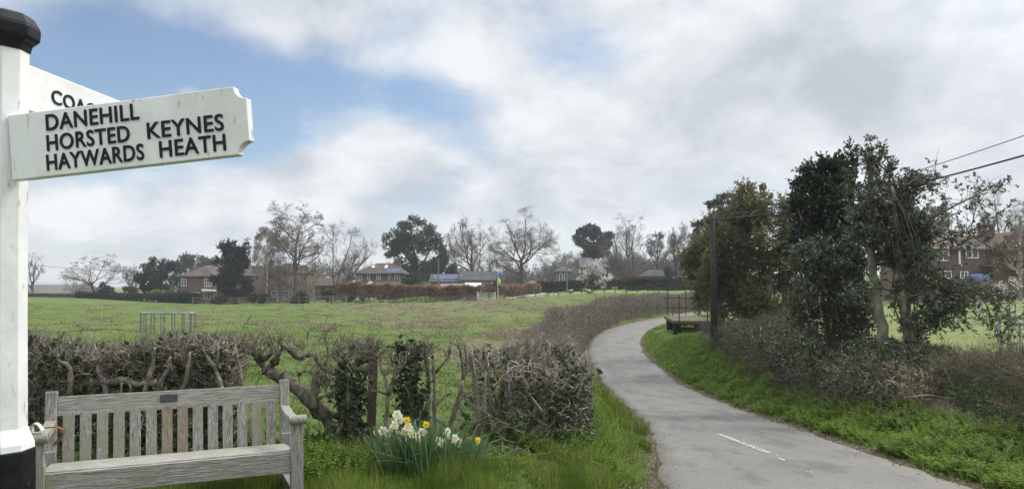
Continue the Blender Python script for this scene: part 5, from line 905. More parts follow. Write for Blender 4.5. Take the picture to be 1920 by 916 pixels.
# ------------------------------------------------------------------ feeder in the field
fd = 31.; fx = hx(315, fd); fz = g1(fx, fd); ro = thing('hay_feeder', 'small galvanised hay feeder standing in the left field above the hedge', 'feeder', (fx, fd, fz)); g = G(); top = hz(586, fd) - fz; S = 16; a = np.arange(S + 1) * 2 * np.pi / S; rx_ = 50 * fd / F_PX
for z_, rr_ in ((top, .03), (.08, .025)): g.tubes(np.stack([rx_ * np.cos(a), rx_ * .55 * np.sin(a), np.full(S + 1, z_)], 1), np.full(S + 1, rr_), 6, cap=False)
g.build('rings', M['galv'], ro, local=True); g = G()
for k in range(S): g.tubes(np.array([[rx_ * np.cos(a[k]), rx_ * .55 * np.sin(a[k]), 0], [rx_ * np.cos(a[k]), rx_ * .55 * np.sin(a[k]), top]]), np.array([.027, .027]), 6)
g.build('bars', M['galv'], ro, local=True)

# ------------------------------------------------------------------ houses
def window(root, x0, x1, z0, z1, y, n=2, bar=.06, rows=1, fm='frame'):
    """frame proud of a wall that faces the viewer, glass set back inside it"""
    g = G(); g.bx(x0, x1, y - .06, y - .003, z0, z0 + bar); g.bx(x0, x1, y - .06, y - .003, z1 - bar, z1); zz0, zz1 = z0 + bar, z1 - bar
    g.bx(x0, x0 + bar, y - .06, y - .003, zz0, zz1); g.bx(x1 - bar, x1, y - .06, y - .003, zz0, zz1)
    for k in range(1, n): xx = x0 + (x1 - x0) * k / n; g.bx(xx - bar * .5, xx + bar * .5, y - .055, y - .003, zz0, zz1)
    for k in range(1, rows): z_ = z0 + (z1 - z0) * k / rows; g.bx(x0 + bar, x1 - bar, y - .05, y - .01, z_ - .02, z_ + .02)
    f = g.build('window', M[fm], root, local=True); g = G(); g.bx(x0 + bar * .5, x1 - bar * .5, y - .022, y - .004, zz0 - .01, zz1 + .01); g.build('pane', M['glass'], f, local=True); return f
def roof_x(g, x0, x1, y0, y1, ze, zr, hip0=0.0, hip1=0.0, oh=.35, th=.18):
    """ridge along x between y0 and y1, hips of the given lengths at either end"""
    a0, a1, b0, b1 = x0 - oh, x1 + oh, y0 - oh, y1 + oh; ym = (y0 + y1) / 2; r0, r1 = (a0 + hip0 if hip0 else a0), (a1 - hip1 if hip1 else a1)
    V = [(a0, b0, ze), (a1, b0, ze), (a1, b1, ze), (a0, b1, ze), (r0, ym, zr), (r1, ym, zr), (a0, b0, ze - th), (a1, b0, ze - th), (a1, b1, ze - th), (a0, b1, ze - th)]
    g.add(V, [[0, 1, 5, 4], [2, 3, 4, 5], [1, 2, 5], [3, 0, 4], [0, 6, 7, 1], [1, 7, 8, 2], [2, 8, 9, 3], [3, 9, 6, 0], [6, 9, 8, 7]])
def roof_y(g, x0, x1, y0, y1, ze, zr, hip0=0.0, oh=.3, th=.18):
    a0, a1, b0, b1 = x0 - oh, x1 + oh, y0 - oh, y1 + oh; xm = (x0 + x1) / 2; r0 = b0 + hip0
    V = [(a0, b0, ze), (a1, b0, ze), (a1, b1, ze), (a0, b1, ze), (xm, r0, zr), (xm, b1, zr), (a0, b0, ze - th), (a1, b0, ze - th), (a1, b1, ze - th), (a0, b1, ze - th)]
    g.add(V, [[1, 2, 5, 4], [3, 0, 4, 5], [0, 1, 4], [2, 3, 5], [0, 6, 7, 1], [1, 7, 8, 2], [2, 8, 9, 3], [3, 9, 6, 0], [6, 9, 8, 7]])
class House:
    """pixel extents at a distance turned into a house standing on the ground there"""
    def __init__(s, name, label, pc, D, cat='house'):
        s.D = D; s.x = hx(pc, D); s.z = g1(s.x, D + 3) - .2; s.root = thing(name, label, cat, (s.x, D, s.z))
    def X(s, px): return hx(px, s.D) - s.x
    def Z(s, py): return hz(py, s.D) - s.z
    def wall(s, p0, p1, pe, dep, m, y0=0.0, gable=None, name='wall', axis='x'):
        g = G(); x0, x1, ze = s.X(p0), s.X(p1), s.Z(pe)
        if gable is None: g.bx(x0, x1, y0, y0 + dep, -1, ze)
        elif axis == 'y': g.prism([(x0, -1), (x1, -1), (x1, ze), ((x0 + x1) / 2, s.Z(gable)), (x0, ze)], (0, y0 + dep, 0), (1, 0, 0), (0, 0, 1), dep)
        else: g.prism([(y0, -1), (y0 + dep, -1), (y0 + dep, ze), (y0 + dep / 2, s.Z(gable)), (y0, ze)], (x0, 0, 0), (0, 1, 0), (0, 0, 1), x1 - x0)
        return g.build(name, M[m], s.root, local=True)
    def roof(s, p0, p1, pe, pr, dep, m, y0=0.0, hip0=0, hip1=0, axis='x', oh=.35, par=None):
        g = G(); (roof_x(g, s.X(p0), s.X(p1), y0, y0 + dep, s.Z(pe), s.Z(pr), hip0, hip1, oh) if axis == 'x' else roof_y(g, s.X(p0), s.X(p1), y0, y0 + dep, s.Z(pe), s.Z(pr), hip0, oh)); return g.build('roof', M[m], par or s.root, local=True)
    def win(s, p0, p1, q0, q1, y0=0.0, n=2, rows=1, bar=.07): return window(s.root, s.X(p0), s.X(p1), s.Z(q1), s.Z(q0), y0, n, bar, rows)
    def chimney(s, roof, p0, p1, q0, q1, y, m='brick', dep=.8):
        g = G(); x0, x1 = s.X(p0), s.X(p1); z0, z1 = s.Z(q1), s.Z(q0); g.bx(x0, x1, y, y + dep, z0, z1 - .18); g.bx(x0 - .06, x1 + .06, y - .06, y + dep + .06, z1 - .18, z1)
        for k in (.3, .7): g.lathe([(.13, 0), (.11, .45)], (x0 + (x1 - x0) * k, y + dep / 2, z1), 8)
        g.build('chimney', M[m], roof, local=True)
    def slab(s, parent, name, m, rp, u0, u1, v0, v1, lift=.05):
        """a panel lying on the front slope of an x-ridged roof; rp = (p0,p1,pe,pr,dep); u along, v up the slope"""
        p0, p1, pe, pr, dep = rp; x0, x1 = s.X(p0), s.X(p1); a = np.array([0, -.35, s.Z(pe)]); b = np.array([0, dep / 2, s.Z(pr)]); n = np.cross([1, 0, 0], b - a); n = n / np.linalg.norm(n); P = []
        for u, v in ((u0, v0), (u1, v0), (u1, v1), (u0, v1)): q = a + (b - a) * v; P.append([x0 + (x1 - x0) * u, q[1], q[2]])
        P = np.array(P) + n * .01; g = G(); g.add(np.vstack([P, P + n * lift]), [[3, 2, 1, 0], [4, 5, 6, 7], [0, 1, 5, 4], [1, 2, 6, 5], [2, 3, 7, 6], [3, 0, 4, 7]]); return g.build(name, M[m], parent, local=True)

# brick house with the bay, behind the dark cypress
h = House('brick_house', 'long brick house with a half-hipped bay, behind the dark cypress at the left', 440, 150)
h.wall(343, 408, 517.5, 6, 'brick', -1.5); g = G(); roof_y(g, h.X(343), h.X(408), -1.5, 8, h.Z(517.5), h.Z(497), 4.2); rf = g.build('roof', M['tile'], h.root, local=True)
h.wall(408, 560, 518, 7, 'brick', 1.5); rf2 = h.roof(405, 560, 516, 496, 7, 'tile', 1.5, 0, 0); h.chimney(rf2, 489, 497, 486, 505, 4.4)
h.wall(524, 574, 512, 6, 'stone', .6, name='stone_wing'); h.roof(524, 574, 511, 492, 6, 'tile', .6, 0, 3)
for a in ((346, 356, 522, 536, -1.5), (389, 402, 522, 537, -1.5), (347, 355, 547.5, 556, -1.5), (364, 380, 547, 556, -1.5), (388, 406, 548, 560, -1.5), (502, 512, 519, 530, 1.5), (534, 546, 514, 528, .6), (528, 540, 545, 560, .6), (548, 560, 547, 556, .6), (505, 515, 545, 556, 1.5), (432, 440, 537, 543, 1.5)): h.win(*a, n=3 if a[1] - a[0] > 11 else 2, rows=2)
g = G(); g.prism([(0, 0), (3.4, 0), (3.4, .12), (0, .5)], (h.X(388), -2.6, h.Z(545.5)), (1, 0, 0), (0, 0, 1), -1.1); g.build('porch_roof', M['frame'], h.root, local=True)
h = House('barn', 'low dark-roofed brick outbuilding between the bare trees and the hip-roofed house', 625, 165, 'barn'); h.wall(587, 663, 535, 6, 'brick'); h.roof(587, 663, 535, 520, 6, 'tile')
# hip-roofed house with solar panels
h = House('brick_house', 'hip-roofed brick house with three solar panels, above the copper beech hedge', 712, 150)
h.wall(667, 754, 513, 8, 'brickr'); rp = (667, 754, 512, 492, 8); rf = h.roof(667, 754, 512, 492, 8, 'tile', hip0=4.2, hip1=2.6, oh=.5); h.chimney(rf, 734, 745, 486, 500, 3.6)
for k in range(3): h.slab(rf, 'solar_panel', 'solar', rp, .66 + k * .095, .745 + k * .095, .12, .45)
h.slab(rf, 'roof_light', 'frame', rp, .585, .64, .52, .78); h.slab(rf, 'roof_light', 'frame', rp, .30, .36, .55, .72)
for a in ((669, 678, 516, 526), (689, 693, 513, 524), (706, 714, 513, 524), (728, 732, 514, 523), (740, 750, 515.5, 526)): h.win(*a, n=1 if a[1] - a[0] < 5 else 2)
h.wall(700, 752, 533, 2.6, 'brick', -2.6, name='lean_to'); g = G(); g.prism([(-2.9, h.Z(534)), (0, h.Z(524)), (0, h.Z(534))], (h.X(699), 0, 0), (0, 1, 0), (0, 0, 1), h.X(753) - h.X(699)); g.build('lean_to_roof', M['tile'], h.root, local=True)
for a, b, c_ in ((660, 681, 524.5), (688, 712, 525.5)):
    g = G(); xm = (h.X(a) + h.X(b)) / 2; g.prism([(h.X(a), h.Z(536)), (h.X(b), h.Z(536)), (xm, h.Z(c_))], (0, -3.2, 0), (1, 0, 0), (0, 0, 1), .18); g.bx(h.X(a) + .15, h.X(b) - .15, -3.15, -2.65, -1, h.Z(536)); g.build('white_gable', M['render'], h.root, local=True)
# two barns and sheds
h = House('barn', 'ochre-boarded barn with grey roof panels and a stone gable end', 838, 140, 'barn'); h.wall(808, 858, 527, 5, 'boards'); rf = h.roof(808, 858, 527.5, 513, 5, 'slate'); h.slab(rf, 'solar_panel', 'solar', (808, 858, 527.5, 513, 5), .06, .98, .32, .93); g = G(); g.prism([(0, -1), (5, -1), (5, h.Z(527)), (2.5, h.Z(513)), (0, h.Z(527))], (h.X(858) + .02, .0, 0), (0, 1, 0), (0, 0, 1), 1.2); g.build('gable_end', M['felt'], h.root, local=True)
h = House('barn', 'ochre-boarded barn with a plain dark slate roof, beside the flagpole', 900, 138, 'barn'); h.wall(867, 917, 524, 5, 'boards'); h.roof(867, 926, 524.5, 507.5, 5, 'slate'); g = G(); g.prism([(0, -1), (5, -1), (5, h.Z(524)), (2.5, h.Z(507.5) - .1), (0, h.Z(524))], (h.X(917) + .02, .03, 0), (0, 1, 0), (0, 0, 1), 1.4); g.build('gable_end', M['darkboards'], h.root, local=True); h.win(920, 924, 525, 532, .0, 1)
h = House('shed', 'small grey-roofed shed behind the copper beech hedge', 845, 131, 'shed'); h.wall(832, 860, 537, 3, 'felt', gable=531.5, axis='x'); h.roof(828, 864, 537.5, 531, 3, 'felt')
h = House('shed', 'small shed with a pale sheet roof behind the copper beech hedge', 886, 131, 'shed'); h.wall(872, 900, 537, 3, 'fencew'); h.roof(872, 900, 537.5, 529.5, 3, 'tin', oh=.15)
# house behind the magnolia
h = House('house', 'dark-timbered house with grey slate roofs half hidden behind the magnolia', 1095, 158); h.wall(1098, 1140, 500, 8, 'darkboards'); rf = h.roof(1090, 1142, 500, 481, 8, 'slate', hip1=4, oh=.4); h.wall(1042, 1075, 509, 5, 'felt', -2); h.roof(1040, 1076, 508.5, 499, 5, 'slate', -2, hip0=2, hip1=2)
for a in ((1048, 1053, 512, 528, -2), (1057, 1062, 512, 528, -2), (1127, 1137, 503, 512, 0)): h.win(*a, n=1)
h = House('cottage', 'brown-roofed cottage among the bare trees behind the dark clipped hedges', 1230, 175); h.wall(1208, 1258, 518, 6, 'brick'); h.roof(1208, 1258, 517, 505, 6, 'tile', hip0=2)
# farmhouse on the right
h = House('farmhouse', 'red brick farmhouse with tiled roof and chimney behind the field at the right', 1815, 66); dp = 7
h.wall(1724, 1853, 468, dp, 'brick'); rf = h.roof(1724, 1856, 466, 441, dp, 'tiler', oh=.25)
h.wall(1853, 1935, 468, 9, 'brickr', -.6, gable=434, axis='y', name='cross_wing'); g = G(); roof_y(g, h.X(1853), h.X(1935), -.6, 8.4, h.Z(468), h.Z(433), 3.2, .15); rf2 = g.build('roof', M['tiler'], h.root, local=True); h.chimney(rf2, 1866, 1886, 417, 442, 1.5, 'brick', 1.0)
for a in ((1757, 1779, 470, 489), (1810, 1834, 468, 484), (1760, 1784, 507, 522), (1800, 1815, 508, 522)): h.win(*a, n=2, rows=1, bar=.075)
h.win(1897, 1908, 504, 513, -.6, 2); g = G(); g.tubes(np.array([[h.X(1793), -.12, h.Z(458)], [h.X(1797), -.12, h.Z(468)], [h.X(1798), -.12, h.Z(495)]]), np.array([.11, .09, .09]), 6); g.build('drainpipe', M['frame'], h.root, local=True)
h.wall(1724, 1850, 525, 2.2, 'brick', -2.2, name='lean_to'); g = G(); g.prism([(-2.4, h.Z(508)), (0, h.Z(497)), (0, h.Z(508))], (h.X(1745), 0, 0), (0, 1, 0), (0, 0, 1), h.X(1852) - h.X(1745)) if False else g.prism([(-2.4, h.Z(500)), (0, h.Z(496)), (0, h.Z(500))], (h.X(1836), 0, 0), (0, 1, 0), (0, 0, 1), .6); g.build('canopy', M['tiler'], h.root, local=True)
g = G(); g.prism([(-2.0, h.Z(507)), (-.6, h.Z(494)), (-.6, h.Z(507))], (h.X(1873), 0, 0), (0, 1, 0), (0, 0, 1), h.X(1896) - h.X(1873)); g.build('porch_roof', M['tiler'], h.root, local=True)
h = House('barn', 'long low grey-roofed barn at the far left edge of the field', 110, 172, 'barn'); h.wall(-20, 150, 549, 8, 'redwood'); h.roof(-20, 152, 549, 533, 8, 'felt', oh=.5); g = G(); g.bx(h.X(95), h.X(148), -.4, -.2, h.Z(551), h.Z(549)); g.build('fascia', M['frame'], h.root, local=True)

# ------------------------------------------------------------------ clipped hedges, shrubs and lawn flowers
def clip_hedge(label, pts, top, th, mat, n, seed, ls=.22, D=None, stem=None, name='hedge', tint=None, stems=0, m=5):
    r = np.random.default_rng(seed); path = [(hx(p, d), d) for p, d in pts]; hs = [hz(q, d) - g1(hx(p, d), d) for (p, d), q in zip(pts, top)]; mid = path[len(path) // 2]; ro = thing(name, label, 'hedge', (*mid, g1(*mid))); g = G(); P, Dr = hedge_body(r, path, th, hs, n, z0=stem or 0.0); sprigs(g, None, r, P, nrm(Dr + rdir(r, n) * .4), m, ls * .9, ls, .7, .7); g.build('leaves', M[mat], ro)
    if stem:
        g = G(); q, _ = resample(path, .9)
        for x, y in q: g = G(); x, y = x + r.normal(0, .12), y + r.normal(0, .12); z = g1(x, y); g.tubes(np.array([[x, y, z - .1], [x + r.normal(0, .1), y, z + stem * .6], [x + r.normal(0, .15), y, z + stem * 1.25]]), np.array([.05, .045, .035]), 4); g.build('stem', M['barkd'], ro)
        P, Dr = hedge_body(r, path, th * .7, stem * 1.1, n // 5); g = G(); twiggery(g, r, P, nrm(rdir(r, len(P))), .5, .018, kids=1); g.build('twigs', M['barkd'], ro)
    return ro
clip_hedge('long copper-brown beech hedge in front of the hip-roofed house', [(636, 128), (700, 127), (780, 126), (850, 125), (904, 124)], [534, 535.5, 536.5, 537.5, 538], 1.6, 'beech', 9500, 201, stem=1.0, ls=.20)
clip_hedge('copper-brown beech hedge beside the grey drive, right of the flagpole', [(952, 134), (985, 126), (1007, 122)], [537, 535.5, 533.5], 1.5, 'beech', 2200, 202, ls=.2)
clip_hedge('low copper-brown beech hedge behind the white gate', [(906, 138), (960, 140), (985, 142)], [537, 536, 535], 1.3, 'beech', 1500, 203, ls=.22)
clip_hedge('long dark clipped evergreen hedge behind the magnolia lawn', [(1008, 142), (1060, 143), (1120, 143), (1180, 144), (1255, 145)], [530, 528, 526, 524, 522], 2.0, 'yew', 9500, 204, ls=.24)
clip_hedge('dark clipped evergreen hedge block nearer the lane bend', [(1177, 118), (1230, 119), (1310, 121)], [527, 525, 522], 2.0, 'yew', 6500, 205, ls=.20)
clip_hedge('low dark clipped hedge along the left end of the field', [(150, 164), (205, 158), (262, 152), (322, 147)], [549, 553, 553, 554], 1.6, 'yew', 5200, 206, ls=.26)
clip_hedge('taller square dark hedge in front of the brick bay', [(322, 146), (368, 144)], [551, 551], 2.0, 'yew', 1700, 207, ls=.24)
def bush(name, label, px, py0, py1, wpx, D, mat, n, seed, ls=.28, group=None, m=8, sub=9, tr_=None):
    bz = g1(hx(px, D), D); cy_ = (py0 + py1) / 2; rr_ = (py1 - py0) / 2; return leafy_tree(name, label, px, D, [(px, cy_, wpx / 2 * .75, rr_ * .75)], mat, n, m, ls * 1.6, ls, seed, [([(px, py1 + 2), (px + 1, cy_)], .1, .05)], 'barkd', group, up=.2, sub=sub, cat='shrub', limbs=False, shell=.4, rtw=.015)
bush('round_shrub', 'rounded dark green shrub below the spreading bare tree', 193, 531, 562, 36, 158, 'everg', 420, 211); bush('shrub', 'reddish-brown rounded shrub right of the round dark shrub', 243, 534, 558, 38, 160, 'rust', 380, 212); bush('golden_shrub', 'low golden-yellow shrub in front of the dark conifer', 297, 542, 556, 44, 156, 'gold', 330, 213, .24)
bush('shrub', 'small green shrub at the gate post, left of the beech hedge', 613, 539, 568, 40, 132, 'shrub', 420, 214); bush('shrub', 'rounded dark shrub against the hip-roofed house', 768, 507, 540, 36, 136, 'everg', 520, 215); bush('shrub', 'sprawling olive shrub at the foot of the dark cypress', 408, 552, 572, 40, 130, 'shrub', 330, 216); bush('shrub', 'broad olive shrub behind the fence at the cream wing', 568, 548, 570, 50, 130, 'shrub', 380, 217)
bush('shrub', 'rusty bare-looking shrub behind the long evergreen hedge', 1175, 512, 532, 50, 152, 'rust', 420, 218); bush('conifer_shrub', 'small dark conical conifer by the brown-roofed cottage', 1256, 500, 525, 24, 160, 'con', 260, 219)
def tuftlet(label, px, py, D, w_, c, seed):
    r = np.random.default_rng(seed); x = hx(px, D); z = g1(x, D); ro = thing('daffodil_clump', label, 'daffodils', (x, D, z), group='daffodil clumps on the lawn'); n = 110; s = w_ * D / F_PX * .5; P = np.c_[x + r.normal(0, s * .5, n), D + r.normal(0, s * .5, n), np.full(n, z)]; g = G(); g.leaves(P, nrm(rdir(r, n) * .5 + np.array([0, 0, 1])), nrm(rdir(r, n) + np.array([0, .01, 0])), r.uniform(.35, .6, n), .07, .1); g.build('leaves', M['dleaf'], ro); g = G(); n = 34; P = np.c_[x + r.normal(0, s * .5, n), D + r.normal(0, s * .5, n), z + r.uniform(.38, .6, n)]; g.leaves(P, nrm(rdir(r, n)), rdir(r, n), np.full(n, .11), .10, .2); g.leaves(P, nrm(rdir(r, n)), rdir(r, n), np.full(n, .11), .10, .2); g.build('flowers', M[c], ro)
tuftlet('bright yellow daffodil clump under the magnolia', 1098, 547, 124, 15, 'petaly', 231); tuftlet('yellow-flowered clump on the lawn in the open, right of the magnolia', 1131, 551, 119, 8, 'petaly', 232); tuftlet('daffodil clump furthest right on the lawn, by the evergreen hedge block', 1153, 547, 124, 10, 'petaly', 233); tuftlet('pale daffodil clump on the lawn beside the pale utility pole', 1071, 552, 118, 9, 'petalw', 234); tuftlet('low cream clump just behind the lawn fence', 1105, 556, 112.5, 10, 'petalw', 235)
# the drive and small yard
g = G(); P = [(hx(a, d), d) for a, d in ((938, 119), (1003, 112), (1050, 127), (1010, 133))]; xs = np.linspace(0, 1, 12); V = []
for u in xs:
    for v in np.linspace(0, 1, 12): q = (np.array(P[0]) * (1 - u) + np.array(P[1]) * u) * (1 - v) + (np.array(P[3]) * (1 - u) + np.array(P[2]) * u) * v; V.append((q[0], q[1], g1(*q) + .12))
g.add(V, [[i * 12 + j, (i + 1) * 12 + j, (i + 1) * 12 + j + 1, i * 12 + j + 1] for i in range(11) for j in range(11)]); M['drive'] = surf('grey_drive', (.22, .22, .21), (.34, .33, .32), 1.5, .9, .1); tag(g.build('driveway', M['drive']), kind='structure')

# ------------------------------------------------------------------ fences, gates, poles, flag
def fence(label, pts, hgt, step, mat, rails=(.45, .9), name='fence', pr=.06, rr_=.035):
    path = [(hx(p, d), d) for p, d in pts]; q, ln = resample(path, step); mid = q[len(q) // 2]; ro = thing(name, label, 'fence', (*mid, g1(*mid))); r = np.random.default_rng(len(q)); zs = [g1(*p) for p in q]
    for (x, y), z in zip(q, zs): g = G(); g.box((x, y, z + hgt / 2 - .1), (pr * 2, pr * 2, hgt + .2), ry=r.normal(0, .02)); g.build('post', M[mat], ro)
    g = G()
    for i in range(len(q) - 1):
        for f in rails: a = np.array([*q[i], zs[i] + hgt * f + r.normal(0, .03)]); b = np.array([*q[i + 1], zs[i + 1] + hgt * f + r.normal(0, .03)]); off = np.array([0, -pr - rr_ * .6, 0]); g.tubes(np.array([a + off, b + off]), np.array([rr_, rr_]), 5)
    g.build('rails', M[mat], ro); return ro
fence('grey post-and-rail fence below the brick house and bare trees', [(362, 134), (440, 132), (530, 129), (628, 126)], 1.25, 3.1, 'fencew', pr=.10, rr_=.05)
fence('short grey rail fence before the low dark hedge at the left', [(270, 142), (310, 139)], .9, 3.5, 'fencew', (.7,), pr=.08, rr_=.05)
fence('thin dark post-and-rail fence along the lawn and drive', [(903, 116), (960, 111), (1010, 110), (1080, 110.5), (1150, 111.5), (1232, 113), (1320, 117)], 1.25, 1.75, 'fenced', (.35, .65, .95), pr=.05, rr_=.028)
def gate(label, p0, p1, D, q0, mat, nb=4, diag=True):
    x0, x1 = hx(p0, D), hx(p1, D); z = min(g1(x0, D), g1(x1, D)); h_ = hz(q0, D) - z; ro = thing('gate', label, 'gate', ((x0 + x1) / 2, D, z)); 
    for x in (x0 - .12, x1 + .12): g = G(); g.box((x, D, z + h_ / 2), (.16, .16, h_ + .4)); g.build('post', M[mat], ro)
    g = G()
    for k in range(nb): g.bx(x0, x1, D - .03, D + .03, z + .15 + (h_ - .25) * k / (nb - 1), z + .24 + (h_ - .25) * k / (nb - 1))
    g.bx(x0, x0 + .1, D - .034, D + .034, z + .14, z + h_); g.bx(x1 - .1, x1, D - .034, D + .034, z + .14, z + h_)
    if diag: g.tubes(np.array([[x0, D - .05, z + .2], [x1, D - .05, z + h_ - .1]]), np.array([.04, .04]), 4)
    g.build('bars', M[mat], ro)
gate('pale wooden five-bar gate at the left end of the beech hedge', 625, 649, 124, 555, 'fencew', 4); M['gatew'] = surf('white_gate_paint', (.55, .55, .52), (.7, .7, .67), 6, .6, 0); gate('white-painted gate below the flagpole', 897, 927, 115, 549, 'gatew', 4)
def pole(label, px, D, top, r_, mat, arm=False):
    x = hx(px, D); z = g1(x, D); H = hz(top, D) - z; ro = thing('utility_pole', label, 'pole', (x, D, z)); g = G(); g.tubes(np.array([[0, 0, -.3], [0, 0, H]]), np.array([r_, r_ * .75]), 8); g.build('shaft', M[mat], ro, local=True); g = G(); g.box((0, -r_ - .03, H - .5), (.5 if arm else .22, .1, .12)); g.build('bracket', M[mat], ro, local=True); return x, D, z + H
pole('slim grey pole in front of the grey-roofed ochre barn', 822, 128, 484, .13, 'fencew'); pole('slim pale pole on the lawn beside the magnolia', 1063, 118, 498, .12, 'fencew')
a = pole('dark pole left of the brick bay', 337, 152, 493, .20, 'creo'); b = pole('dark pole behind the far left barn', 63, 176, 517, .14, 'creo'); pole('grey leaning-looking pole beside the farmhouse cross wing', 1913, 58, 404, .14, 'fencew')
cable('upper thin cable in the sky above the far left barn', (hx(20, 150), 150, hz(492, 150)), (a[0], a[1], hz(508, 152)), .6, .035); cable('lower thin cable in the sky above the far left barn', (hx(30, 176), 176, hz(528, 176)), (hx(250, 176), 176, hz(530, 176)), .3, .03)
x = hx(933.5, 122); z = g1(x, 122); ro = thing('flagpole', 'thin white flagpole flying a blue and yellow flag', 'flagpole', (x, 122, z)); g = G(); H = hz(507, 122) - z; g.tubes(np.array([[0, 0, -.2], [0, 0, H]]), np.array([.055, .04]), 8); g.lathe([(.0, 0), (.08, .06), (.0, .14)], (0, 0, H), 8); g.build('shaft', M['gatew'], ro, local=True)
g = G(); n = 9; V = []
for i in range(n):
    for j in range(7): u, v = i / (n - 1), j / 6; V.append((.06 + .62 * u * (1 - .35 * v) - .12 * v * u, .16 * math.sin(u * 7 + v * 3), H - .2 - 1.75 * v - .55 * u * u))
V = np.array(V); F = [[i * 7 + j, (i + 1) * 7 + j, (i + 1) * 7 + j + 1, i * 7 + j + 1] for i in range(n - 1) for j in range(6)]; F = np.array(F); top_ = np.array([j < 3 for i in range(n - 1) for j in range(6)]); g.add(np.vstack([V, V + np.array([0, .012, 0])]), F[top_][:, ::-1], 0); g.f.append((F[~top_][:, ::-1], 1)); g.f.append((F[top_] + len(V), 0)); g.f.append((F[~top_] + len(V), 1)); g.build('flag', [M['flagb'], M['flagy']], ro, local=True)

# ------------------------------------------------------------------ right field: hurdles, tarpaulin, shrubs
def hurdle(label, x0, y0, x1, y1, grp='sheep hurdles in the right field'):
    z0, z1 = g1(x0, y0), g1(x1, y1); ro = thing('sheep_hurdle', label, 'hurdle', ((x0 + x1) / 2, (y0 + y1) / 2, (z0 + z1) / 2), group=grp); g = G()
    for k in range(6): h_ = .08 + k * .19; g.tubes(np.array([[x0, y0, z0 + h_], [x1, y1, z1 + h_]]), np.array([.016, .016]), 5)
    for t in (0, .33, .66, 1): g.tubes(np.array([[x0 + (x1 - x0) * t, y0 + (y1 - y0) * t, z0 + (z1 - z0) * t], [x0 + (x1 - x0) * t, y0 + (y1 - y0) * t, z0 + (z1 - z0) * t + 1.05]]), np.array([.02, .02]), 5)
    g.build('bars', M['galv'], ro)
hurdle('grey metal hurdle nearest the hedge at the right edge', hx(1890, 21), 21, hx(1960, 20), 20); hurdle('grey metal hurdle set side-on, behind the nearest hurdle', hx(1875, 24), 24, hx(1868, 30), 30); hurdle('grey metal hurdle at the back of the pen', hx(1872, 31), 31, hx(1920, 31), 31); hurdle('far grey hurdle standing alone nearer the farmhouse', hx(1850, 36), 36, hx(1830, 44), 44)
g = G(); c = at(1835, 524, 60); z = g1(c[0], 60); bt = thing('tarpaulin', 'bright blue tarpaulin over a stack in front of the farmhouse', 'tarpaulin', (c[0], 60, z)); W_ = 30 * 60 / F_PX; Hh = hz(514, 60) - z; r = np.random.default_rng(301); V = []
for i in range(9):
    for j in range(7): a_, b_ = i / 8, j / 6; V.append(((a_ - .5) * W_ * 1.05 + r.normal(0, .015), (b_ - .5) * .9, Hh * (1 - .06 * abs(a_ - .5)) + r.normal(0, .025) - (0 if 0 < j < 6 else .45)))
F = [[i * 7 + j, (i + 1) * 7 + j, (i + 1) * 7 + j + 1, i * 7 + j + 1] for i in range(8) for j in range(6)]; g.add(V, F); g.build('sheet', M['blue'], bt, local=True); g = G(); g.bx(-W_ / 2 + .03, W_ / 2 - .03, -.4, .4, -.1, Hh - .12); g.build('stack', M['fencew'], bt, local=True)
bush('blossom_shrub', 'white-flowered shrub at the right end of the farmhouse', 1888, 512, 560, 60, 52, 'blossom', 110, 311, .09, m=5, sub=12); bush('shrub', 'dark green shrub in front of the blue tarpaulin', 1800, 528, 566, 60, 54, 'everg', 480, 312, .13); bush('shrub', 'pale yellow-green shrub under the farmhouse windows', 1752, 520, 556, 40, 55, 'gold', 260, 313, .12, m=6); bush('shrub', 'dark shrub beside the pale yellow-green shrub', 1715, 515, 560, 44, 56, 'everg', 480, 314, .13); bush('shrub', 'dark green shrub below the white-flowered one', 1860, 530, 566, 40, 50, 'shrub', 300, 315, .12)

# ------------------------------------------------------------------ far trees
G1 = 'bare trees beyond the fields'
bare_tree('tree', 'bare tree half hidden by the signpost', 62, 172, 470, 62, 'spread', 401, G1, rt=.3)
bare_tree('tree', 'small wide-spreading bare tree above the round dark shrub', 178, 160, 475, 104, 'spread', 402, G1, rt=.28, rmin=.014, tw='twigf')
bare_tree('tree', 'pale bushy bare thicket tree beside the long low barn', 140, 170, 503, 62, 'thicket', 403, G1, rt=.2, tw='twigb')
bare_tree('tree', 'small grey rounded bare tree left of the brick bay', 325, 150, 508, 46, 'thicket', 404, G1, rt=.2, rmin=.02)
bare_tree('tree', 'tallest bare tree with upswept branches, right of the birches', 553, 134, 377, 108, 'tall', 405, G1, rt=.48, rmin=.012)
bare_tree('tree', 'round-headed bare tree between the tallest bare tree and the hip-roofed house', 624, 158, 417, 112, 'multi', 406, G1, rt=.40, rmin=.012)
bare_tree('birch_tree', 'white-trunked weeping birch in front of the brick house', 500, 133, 422, 48, 'birch', 407, 'birches by the brick house', tw='twigb', bk='barkb', rt=.28, rmin=.012)
bare_tree('birch_tree', 'second birch, browner and close behind the white-trunked one', 522, 136, 430, 44, 'birch', 408, 'birches by the brick house', tw='twigb', bk='barkb', rt=.2, rmin=.012, lean=(-.1, 0))
bare_tree('oak_tree', 'round-crowned bare oak behind the ochre barns', 888, 178, 408, 108, 'oak', 409, G1, rt=.5, rmin=.012)
bare_tree('oak_tree', 'largest bare oak, wide crown right of the flagpole', 982, 166, 391, 138, 'oak', 410, G1, rt=.62, rmin=.012)
bare_tree('tree', 'slim bare tree with a hazy crown beside the dark evergreen', 1162, 185, 437, 62, 'thicket', 411, G1, tw='twigr', rmin=.010)
bare_tree('tree', 'tall airy bare tree right of the rusty hazy one', 1192, 180, 402, 86, 'multi', 412, G1, rt=.36, rmin=.012)
